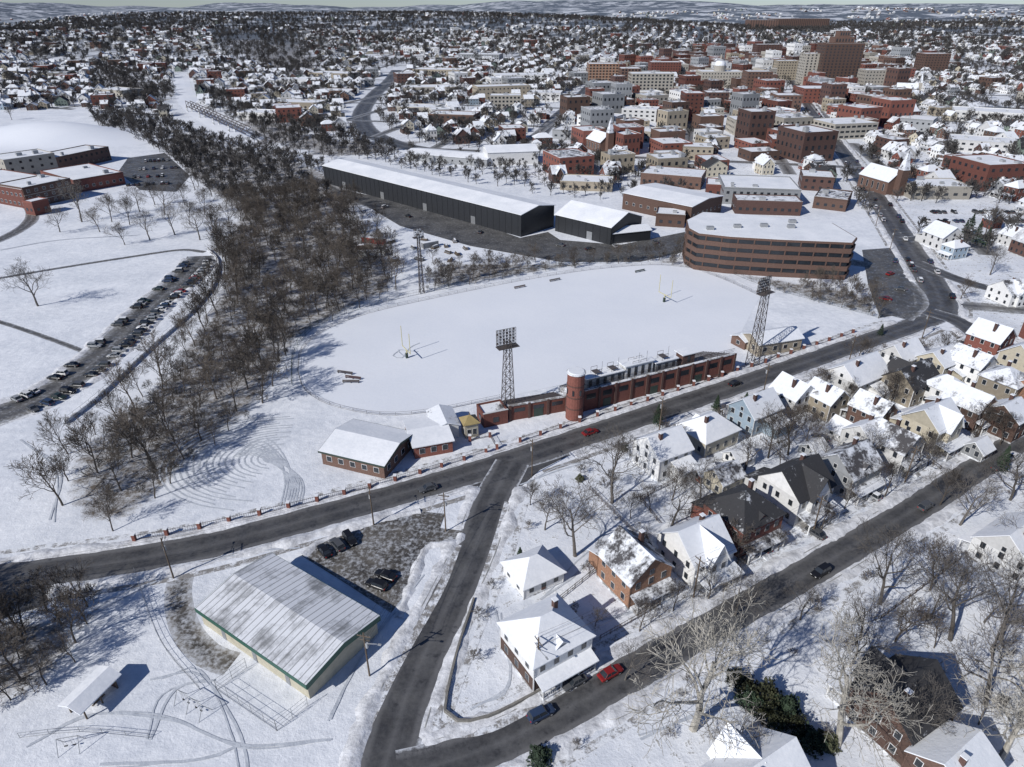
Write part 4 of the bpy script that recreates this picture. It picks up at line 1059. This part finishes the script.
for (u, v, k, i) in [(590, 434, 'main_road', 12), (428, 490, 'main_road', 3), (735, 385, 'main_road', 0), (541, 716, 'lower_road', 16), (610, 675, 'lower_road', 12), (574, 684, 'lower_road', 3),
    (820, 574, 'lower_road', 1), (925, 508, 'lower_road', 4), (905, 240, 'high_street', 9), (875, 200, 'high_street', 0), (990, 347, 'branch_road', 7)]:
    car(u, v, along(k, u, v)+(pi if i % 2 else 0), i, 'car')
lc = RD['lower_road'][0]; Nl = normals(lc)
for i in range(34, len(lc)-4, 3):
    if random.random() < .3: car(0, 0, atan2(Nl[i, 1], Nl[i, 0])-pi/2, xy=(lc[i, 0]-Nl[i, 0]*2.7, lc[i, 1]-Nl[i, 1]*2.7))
mc = RD['high_street'][0]; Nm = normals(mc)
for i in range(6, len(mc)-4, 3):
    for s in (-1, 1):
        if random.random() < .3: car(0, 0, atan2(Nm[i, 1], Nm[i, 0])-pi/2, xy=(mc[i, 0]-s*Nm[i, 0]*4.5, mc[i, 1]-s*Nm[i, 1]*4.5))
hc = RD['hillside_drive'][0]; Nh = normals(hc)
for i in range(6, len(hc)-3):
    ang = atan2(Nh[i, 1], Nh[i, 0])
    for off, pr in ((-5.2, .9), (4.8, .35)):
        if random.random() < pr: car(0, 0, ang+R(-.05, .05)+(pi if random.random() < .3 else 0), xy=(hc[i, 0]+Nh[i, 0]*off, hc[i, 1]+Nh[i, 1]*off))
def carrow(A, Bp, n, dens=1., idx=None):
    ax, ay = P(*A); bx, by = P(*Bp); L = math.hypot(bx-ax, by-ay); an = atan2(by-ay, bx-ax)
    for i in range(n):
        if random.random() > dens: continue
        d = 1.5+i*2.9
        if d > L: break
        car(0, 0, an+pi/2+R(-.06, .06)+(pi if random.random() < .3 else 0), random.choice(idx) if idx else None, xy=(ax+(bx-ax)*d/L, ay+(by-ay)*d/L))
carrow((318, 556), (352, 540), 4, 1, [0, 1, 4, 3, 5]); carrow((372, 592), (402, 560), 4, .8, [0, 1, 4, 15, 3])
for r_ in range(4): carrow((126+r_*6, 186-r_*8), (172+r_*4, 184-r_*8), 30, .7)
for (u, v) in [(355, 200), (385, 208), (408, 217), (560, 246), (590, 250), (615, 247), (655, 243), (480, 233), (895, 262), (890, 275), (900, 290), (885, 300), (700, 212), (715, 208), (712, 205)]: car(u, v, R(0, 3))
for (u, v) in [(762, 548), (715, 555), (815, 535), (870, 497), (905, 470), (945, 452), (820, 440), (775, 430), (895, 415), (950, 372), (1000, 375)]: car(u, v, A31+pi/2+R(-.1, .1))
carrow((925, 222), (1024, 222), 30, .8); carrow((930, 213), (1024, 213), 30, .7)

# ------------------------------------------------------------------ stadium furniture
def light_tower(u, v, ht, head_rot, wd=1.5, rows=5, cols=6):
    x, y = P(u, v); b = B(); n = int(ht/2.4)
    def leg(i, z): k = wd*(1-.5*z/ht); return (k*(1, 1, -1, -1)[i], k*(1, -1, -1, 1)[i], z)
    for i in range(4):
        b.tube('legs', dksteel, leg(i, 0), leg(i, ht), .13, .10)
        for s in range(n):
            z0, z1 = ht*s/n, ht*(s+1)/n; j = (i+1) % 4
            b.tube('bracing', dksteel, leg(i, z0), leg(j, z1), .06); b.tube('bracing', dksteel, leg(j, z0), leg(i, z1), .06); b.tube('bracing', dksteel, leg(i, z1), leg(j, z1), .06)
    W = cols*.95/2; Hh = rows*.9
    for r in range(rows+1): b.tube('lamp_rack', dksteel, (-W, 1, ht+r*.9-Hh*.3), (W, 1, ht+r*.9-Hh*.3), .07)
    for c in range(cols+1): b.tube('lamp_rack', dksteel, (-W+c*.95, 1, ht-Hh*.3), (-W+c*.95, 1, ht+Hh*.7), .07)
    for r in range(rows):
        for c in range(cols): b.tube('lamps', hvac if (r+c) % 3 else dksteel, (-W+(c+.5)*.95, .85, ht+(r+.5)*.9-Hh*.3), (-W+(c+.5)*.95, 1.5, ht+(r+.35)*.9-Hh*.3), .16, .38, 10)
    b.box('platform', dksteel, -W-.2, W+.2, -1.2, 1.3, ht-Hh*.3-.35, ht-Hh*.3-.25)
    b.parts('stadium_light_tower', x, y, 0, head_rot)
light_tower(508, 412, 22, radians(25)); light_tower(752, 365, 26, radians(35)); light_tower(422, 293, 24, radians(205), .8, 4, 4)
def goal(u, v, rot):
    x, y = P(u, v); b = B()
    b.tube('post', yel_paint, (0, 0, 0), (0, 0, 3), .18, .18, 8); b.tube('crossbar', yel_paint, (-3.5, 0, 3), (3.5, 0, 3), .14, .14, 8)
    for s in (-1, 1): b.tube('upright', yel_paint, (3.5*s, 0, 3), (3.5*s, 0, 10), .12, .11, 8)
    b.box('post_pad', dkgreen, -.35, .35, -.35, .35, 0, 1.8)
    b.parts('goal_post', x, y, 0, rot)
fa = radians(29); goal(407, 358, fa+pi/2); goal(664, 302, fa+pi/2)
def bench(u, v, rot, m):
    x, y = P(u, v); b = B(); b.box('seat', m, -2.6, 2.6, -.2, .2, .45, .52); b.box('backrest', m, -2.6, 2.6, .2, .26, .6, 1.0)
    for q in (-2.3, 0, 2.3): b.box('legs', dksteel, q-.04, q+.04, -.18, .24, 0, .45); b.box('back_struts', dksteel, q-.04, q+.04, .2, .25, .5, .95)
    b.parts('team_bench', x, y, 0, rot)
for u, v, m in ((345, 374, dksteel), (353, 379, brick_dk), (351, 383, dksteel), (520, 288, brick_dk), (555, 281, dksteel), (640, 272, dkgreen)): bench(u, v, fa if v < 300 else R(-.6, .1), m)
def fence(name, pts, h=1.2, sp=3, mat=steel, rails=(1.0, .5, .08), r=.035, mesh=0, closed=False, pr=None):
    c = cat(pts, sp); b = B(); n = len(c)
    for i in range(n):
        b.tube('posts', mat, (c[i, 0], c[i, 1], 0), (c[i, 0], c[i, 1], h), pr or r*1.4)
    for i in range(n-1):
        for q in rails: b.tube('rails', mat, (c[i, 0], c[i, 1], h*q), (c[i+1, 0], c[i+1, 1], h*q), r)
        for m in range(mesh):
            t = (m+.5)/mesh; xx, yy = c[i]*(1-t)+c[i+1]*t; b.tube('pickets', mat, (xx, yy, .05), (xx, yy, h), r*.6)
    return b.parts(name, 0, 0, 0, 0)
fence('oval_fence', [FIELD[i] for i in range(11)], 1.2, 4, dksteel)
fence('oval_fence', [FIELD[i] for i in (15, 16, 17, 18, 19, 0)], 1.1, 4, dksteel)
fence('perimeter_fence', PP([(292, 385), (295, 352), (318, 326), (370, 306), (440, 290), (520, 274), (590, 263), (650, 258), (700, 262), (770, 288), (880, 318)]), 2.2, 4, dkgreen, mesh=3)
def pillar_fence(pts):
    c = cat(pts, 1.0); b = B()
    sel = [c[0]]
    for p in c:
        if np.hypot(*(p-sel[-1])) >= 5.5: sel.append(p)
    for i, p in enumerate(sel):
        x, y = p; b.box('brick_pillars', brick, x-.35, x+.35, y-.35, y+.35, 0, 1.8); b.box('pillar_caps', snow_roof, x-.42, x+.42, y-.42, y+.42, 1.8, 1.98)
        if i < len(sel)-1:
            q = sel[i+1]
            for z in (.35, 1.45): b.tube('rails', dksteel, (x, y, z), (q[0], q[1], z), .05)
            for m in range(1, 14): t = m/14; b.tube('pickets', dksteel, (x*(1-t)+q[0]*t, y*(1-t)+q[1]*t, .1), (x*(1-t)+q[0]*t, y*(1-t)+q[1]*t, 1.6), .03, n=3)
    b.parts('brick_pillar_fence', 0, 0, 0, 0)
pillar_fence(PP([(135, 541), (200, 529), (270, 513), (340, 496), (400, 480), (470, 459), (497, 449)]))
pillar_fence(PP([(520, 442), (600, 416), (660, 397), (740, 371), (860, 331)]))
pillar_fence(PP([(497, 449), (490, 437), (470, 441)]))
def poles(key, side, off, step, start=0, h=10.5):
    c, w = RD[key]; N = normals(c); pts = []; acc = start
    for i in range(1, len(c)):
        acc += np.hypot(*(c[i]-c[i-1]))
        if acc >= step:
            acc = 0; pts.append((c[i]+N[i]*side*(w/2+off), atan2(N[i, 1], N[i, 0])))
    tops = []
    for p, a in pts:
        if p[1] > 420 or near_road(np.array([p[0]]), np.array([p[1]]))[0]: tops.append(None); continue
        b = B(); b.tube('pole', wood, (0, 0, 0), (0, 0, h), .17, .11, 8)
        b.box('crossarm', wood, -1.2, 1.2, -.06, .06, h-.9, h-.75); b.box('crossarm', wood, -.9, .9, .13, .2, h-2.0, h-1.88)
        for q in (-1.1, -.5, .5, 1.1): b.tube('insulators', steel, (q, 0, h-.75), (q, 0, h-.5), .05, .04, 6)
        b.tube('transformer', hvac, (.35, 0, h-3.4), (.35, 0, h-2.4), .26, .26, 10)
        b.tube('lamp_arm', steel, (0, 0, h-2.6), (-side*2.2, 0, h-2.1), .05, .04, 6); b.box('lamp_head', hvac, -side*2.6-.25, -side*2.6+.35, -.15, .15, h-2.2, h-2.05)
        b.parts('utility_pole', p[0], p[1], 0, a); tops.append((p, a))
    b = B()
    for s, t in zip(tops[:-1], tops[1:]):
        if not s or not t: continue
        for q, z in ((-1.1, h-.5), (.5, h-.5), (1.1, h-.5), (0, h-1.9), (.1, h-4)):
            A = Vector((s[0][0]+cos(s[1])*q, s[0][1]+sin(s[1])*q, z)); Bq = Vector((t[0][0]+cos(t[1])*q, t[0][1]+sin(t[1])*q, z)); pv = A
            for i in range(1, 7):
                f = i/6; m = A.lerp(Bq, f); m.z -= 1.0*4*f*(1-f); b.tube('wire', dksteel, pv, m, .02, n=3); pv = m
    if b.p: b.parts('overhead_wires')
poles('main_road', -1, 3.2, 38, 20); poles('lower_road', 1, 3.0, 34, 10); poles('side_road', -1, 3.0, 36, 10); poles('high_street', 1, 3, 40)
# ------------------------------------------------------------------ park
def swing(u, v, rot, bays=3):
    x, y = P(u, v); b = B(); L = bays*3.0; h = 2.6
    b.tube('top_bar', steel, (-L/2, 0, h), (L/2, 0, h), .06, n=6)
    for i in range(bays+1):
        q = -L/2+i*3
        for s in (-1, 1): b.tube('a_frame', steel, (q, 0, h), (q, s*1.3, 0), .05, n=6)
    for i in range(bays):
        for o in (.8, 2.0):
            q = -L/2+i*3+o
            for e in (-.22, .22): b.tube('chains', dksteel, (q+e, 0, h), (q+e, .1, .6), .015, n=3)
            b.box('seats', rubber, q-.25, q+.25, 0, .2, .56, .6)
    b.parts('swing_set', x, y, 0, rot)
swing(193, 708, -.5, 2); swing(72, 748, .2, 1)
def shelter(u, v, rot):
    x, y = P(u, v); b = B()
    for sx in (-1, 1):
        for sy in (-3, 0, 3): b.box('posts', wood, sx*1.7-.1, sx*1.7+.1, sy-.1, sy+.1, 0, 2.6)
    gable(b, -2, 2, -3.6, 3.6, 2.6, .7, 'y', brick_dk, snow_roof, .4)
    b.box('beams', wood, -1.85, -1.6, -3.5, 3.5, 2.4, 2.6); b.box('beams', wood, 1.6, 1.85, -3.5, 3.5, 2.4, 2.6); b.box('back_wall', brick_dk, -1.6, 1.6, 2.95, 3.1, 0, 2.4)
    b.box('picnic_table', wood, -.5, .5, -1.2, 1.2, .7, .78); b.box('picnic_table', wood, -.1, .1, -1, 1, 0, .7); b.box('picnic_bench', wood, -1.1, -.8, -1.2, 1.2, .42, .48); b.box('picnic_bench', wood, .8, 1.1, -1.2, 1.2, .42, .48)
    for q in (-1.2, 0): b.box('picnic_bench_legs', wood, -1.05, -.85, q, q+.1, 0, .42)
    b.parts('picnic_shelter', x, y, 0, rot)
shelter(95, 700, -.35)
for l in ([(217, 690), (247, 668)], [(217, 690), (277, 731)], [(277, 731), (308, 706)]):
    fence('chain_link_fence', PP(l), 2.5, 2.5, steel, (1, .66, .33, .05), .025)
fence('chain_link_fence', PP([(20, 738), (80, 732), (150, 738)]), 1.2, 3, steel, r=.025)
fence('chain_link_fence', PP([(135, 572), (160, 640), (200, 690)]), 1.2, 3, steel, r=.025)
fence('guard_fence', PP([(66, 424), (100, 397), (150, 350), (195, 310), (215, 283)]), 1.9, 3, steel)
for l in ([(600, 640), (660, 606)], [(700, 505), (722, 530)], [(640, 500), (700, 470)], [(820, 465), (870, 435)], [(880, 620), (960, 560)], [(640, 500), (680, 550)], [(760, 440), (830, 500)], [(590, 490), (640, 540)], [(560, 600), (610, 560)], [(900, 440), (940, 470)]):
    fence('garden_fence', PP(l), 1.3, 2.2, wood, (.9, .35), .05, mesh=4)
def container(u, v, rot, m, L=12):
    x, y = P(u, v); b = B(); b.box('shell', m, -L/2, L/2, -1.2, 1.2, .15, 2.6)
    for i in range(int(L/.6)): q = -L/2+.3+i*.6; b.box('ribs', m, q, q+.25, -1.26, -1.2, .3, 2.5); b.box('ribs', m, q, q+.25, 1.2, 1.26, .3, 2.5)
    b.box('corner_posts', dksteel, -L/2-.03, -L/2+.1, -1.24, -1.1, .0, 2.65); b.box('corner_posts', dksteel, L/2-.1, L/2+.03, -1.24, -1.1, 0, 2.65); b.box('roof_snow', snow_roof, -L/2+.1, L/2-.1, -1.1, 1.1, 2.6, 2.7)
    b.box('doors', m, L/2, L/2+.06, -1.1, 1.1, .3, 2.5)
    b.parts('shipping_container', x, y, 0, rot)
container(374, 243, -.35, redp, 12); container(372, 256, .1, white_w); container(365, 250, .1, brick_dk, 7); container(430, 247, .6, steel, 8)
for i in range(14):
    u, v = R(385, 470), R(240, 262); x, y = P(u, v); b = B()
    for k in range(4): b.box('stacked_pipes' if k else 'pallet', random.choice([wood, dksteel, steel]), -2+k*.1, 2-k*.1, -1+k*.2, 1-k*.2, k*.35, k*.35+.3)
    b.box('snow_cover', snow_roof, -1.7, 1.7, -.35, .35, 1.35, 1.5)
    b.parts('material_stack', x, y, 0, R(0, 3))
c = cat(PP([(180, 78), (186, 97), (205, 116), (245, 138)]), 6)
ribbon('rail_corridor', c, [-12, -4, 4, 12], [.05, .35, .35, .05], snow_clean)
b = B(); a0 = P(190, 112); a1 = P(250, 141)
for s in (-2.5, 2.5):
    n = 16
    for i in range(n):
        p = Vector((a0[0]+(a1[0]-a0[0])*i/n+s, a0[1]+(a1[1]-a0[1])*i/n, 6)); q = Vector((a0[0]+(a1[0]-a0[0])*(i+1)/n+s, a0[1]+(a1[1]-a0[1])*(i+1)/n, 6)); up = Vector((0, 0, 5))
        b.tube('chords', dksteel, p, q, .45); b.tube('chords', dksteel, p+up, q+up, .4); b.tube('diagonals', dksteel, p, q+up, .25); b.tube('verticals', dksteel, p, p+up, .25)
        if i % 4 == 0: b.tube('piers', concrete, (p.x, p.y, 0), p, .9)
b.parts('railway_truss_bridge')

# ------------------------------------------------------------------ sky, sun, camera
w = bpy.data.worlds.new("World"); scene.world = w; w.use_nodes = True
nt = w.node_tree; bg = nt.nodes['Background']; sky = nt.nodes.new('ShaderNodeTexSky'); sky.sky_type = 'NISHITA'; sky.sun_disc = False
sd = Vector((.76, .65)).normalized(); el = radians(35)
sky.sun_elevation = el; sky.sun_rotation = atan2(-sd.x, -sd.y) % (2*pi); sky.dust_density = .1; sky.ozone_density = 3; sky.air_density = .8
tint = mix(nt, 1.0, sky.outputs[0], (.80, .90, 1.12), 'MULTIPLY')
nt.links.new(tint, bg.inputs[0]); bg.inputs[1].default_value = .072
su = bpy.data.lights.new('sun', 'SUN'); su.energy = 4.3; su.angle = radians(.53); su.color = (1, .97, .93)
so = bpy.data.objects.new('sun', su); COL.objects.link(so)
so.rotation_euler = Vector((sd.x*cos(el), sd.y*cos(el), -sin(el))).to_track_quat('-Z', 'Y').to_euler()
cam = bpy.data.cameras.new('camera'); cam.sensor_width = 36; cam.lens = FP/1024*36; cam.clip_end = 60000; cam.clip_start = 1
co = bpy.data.objects.new('camera', cam); co.location = (0, 0, HC); co.rotation_euler = (pi/2-TH, 0, 0); COL.objects.link(co)
scene.camera = co
scene.view_settings.view_transform = 'Standard'; scene.view_settings.look = 'None'; scene.view_settings.exposure = 0
print('objects', len(bpy.data.objects))
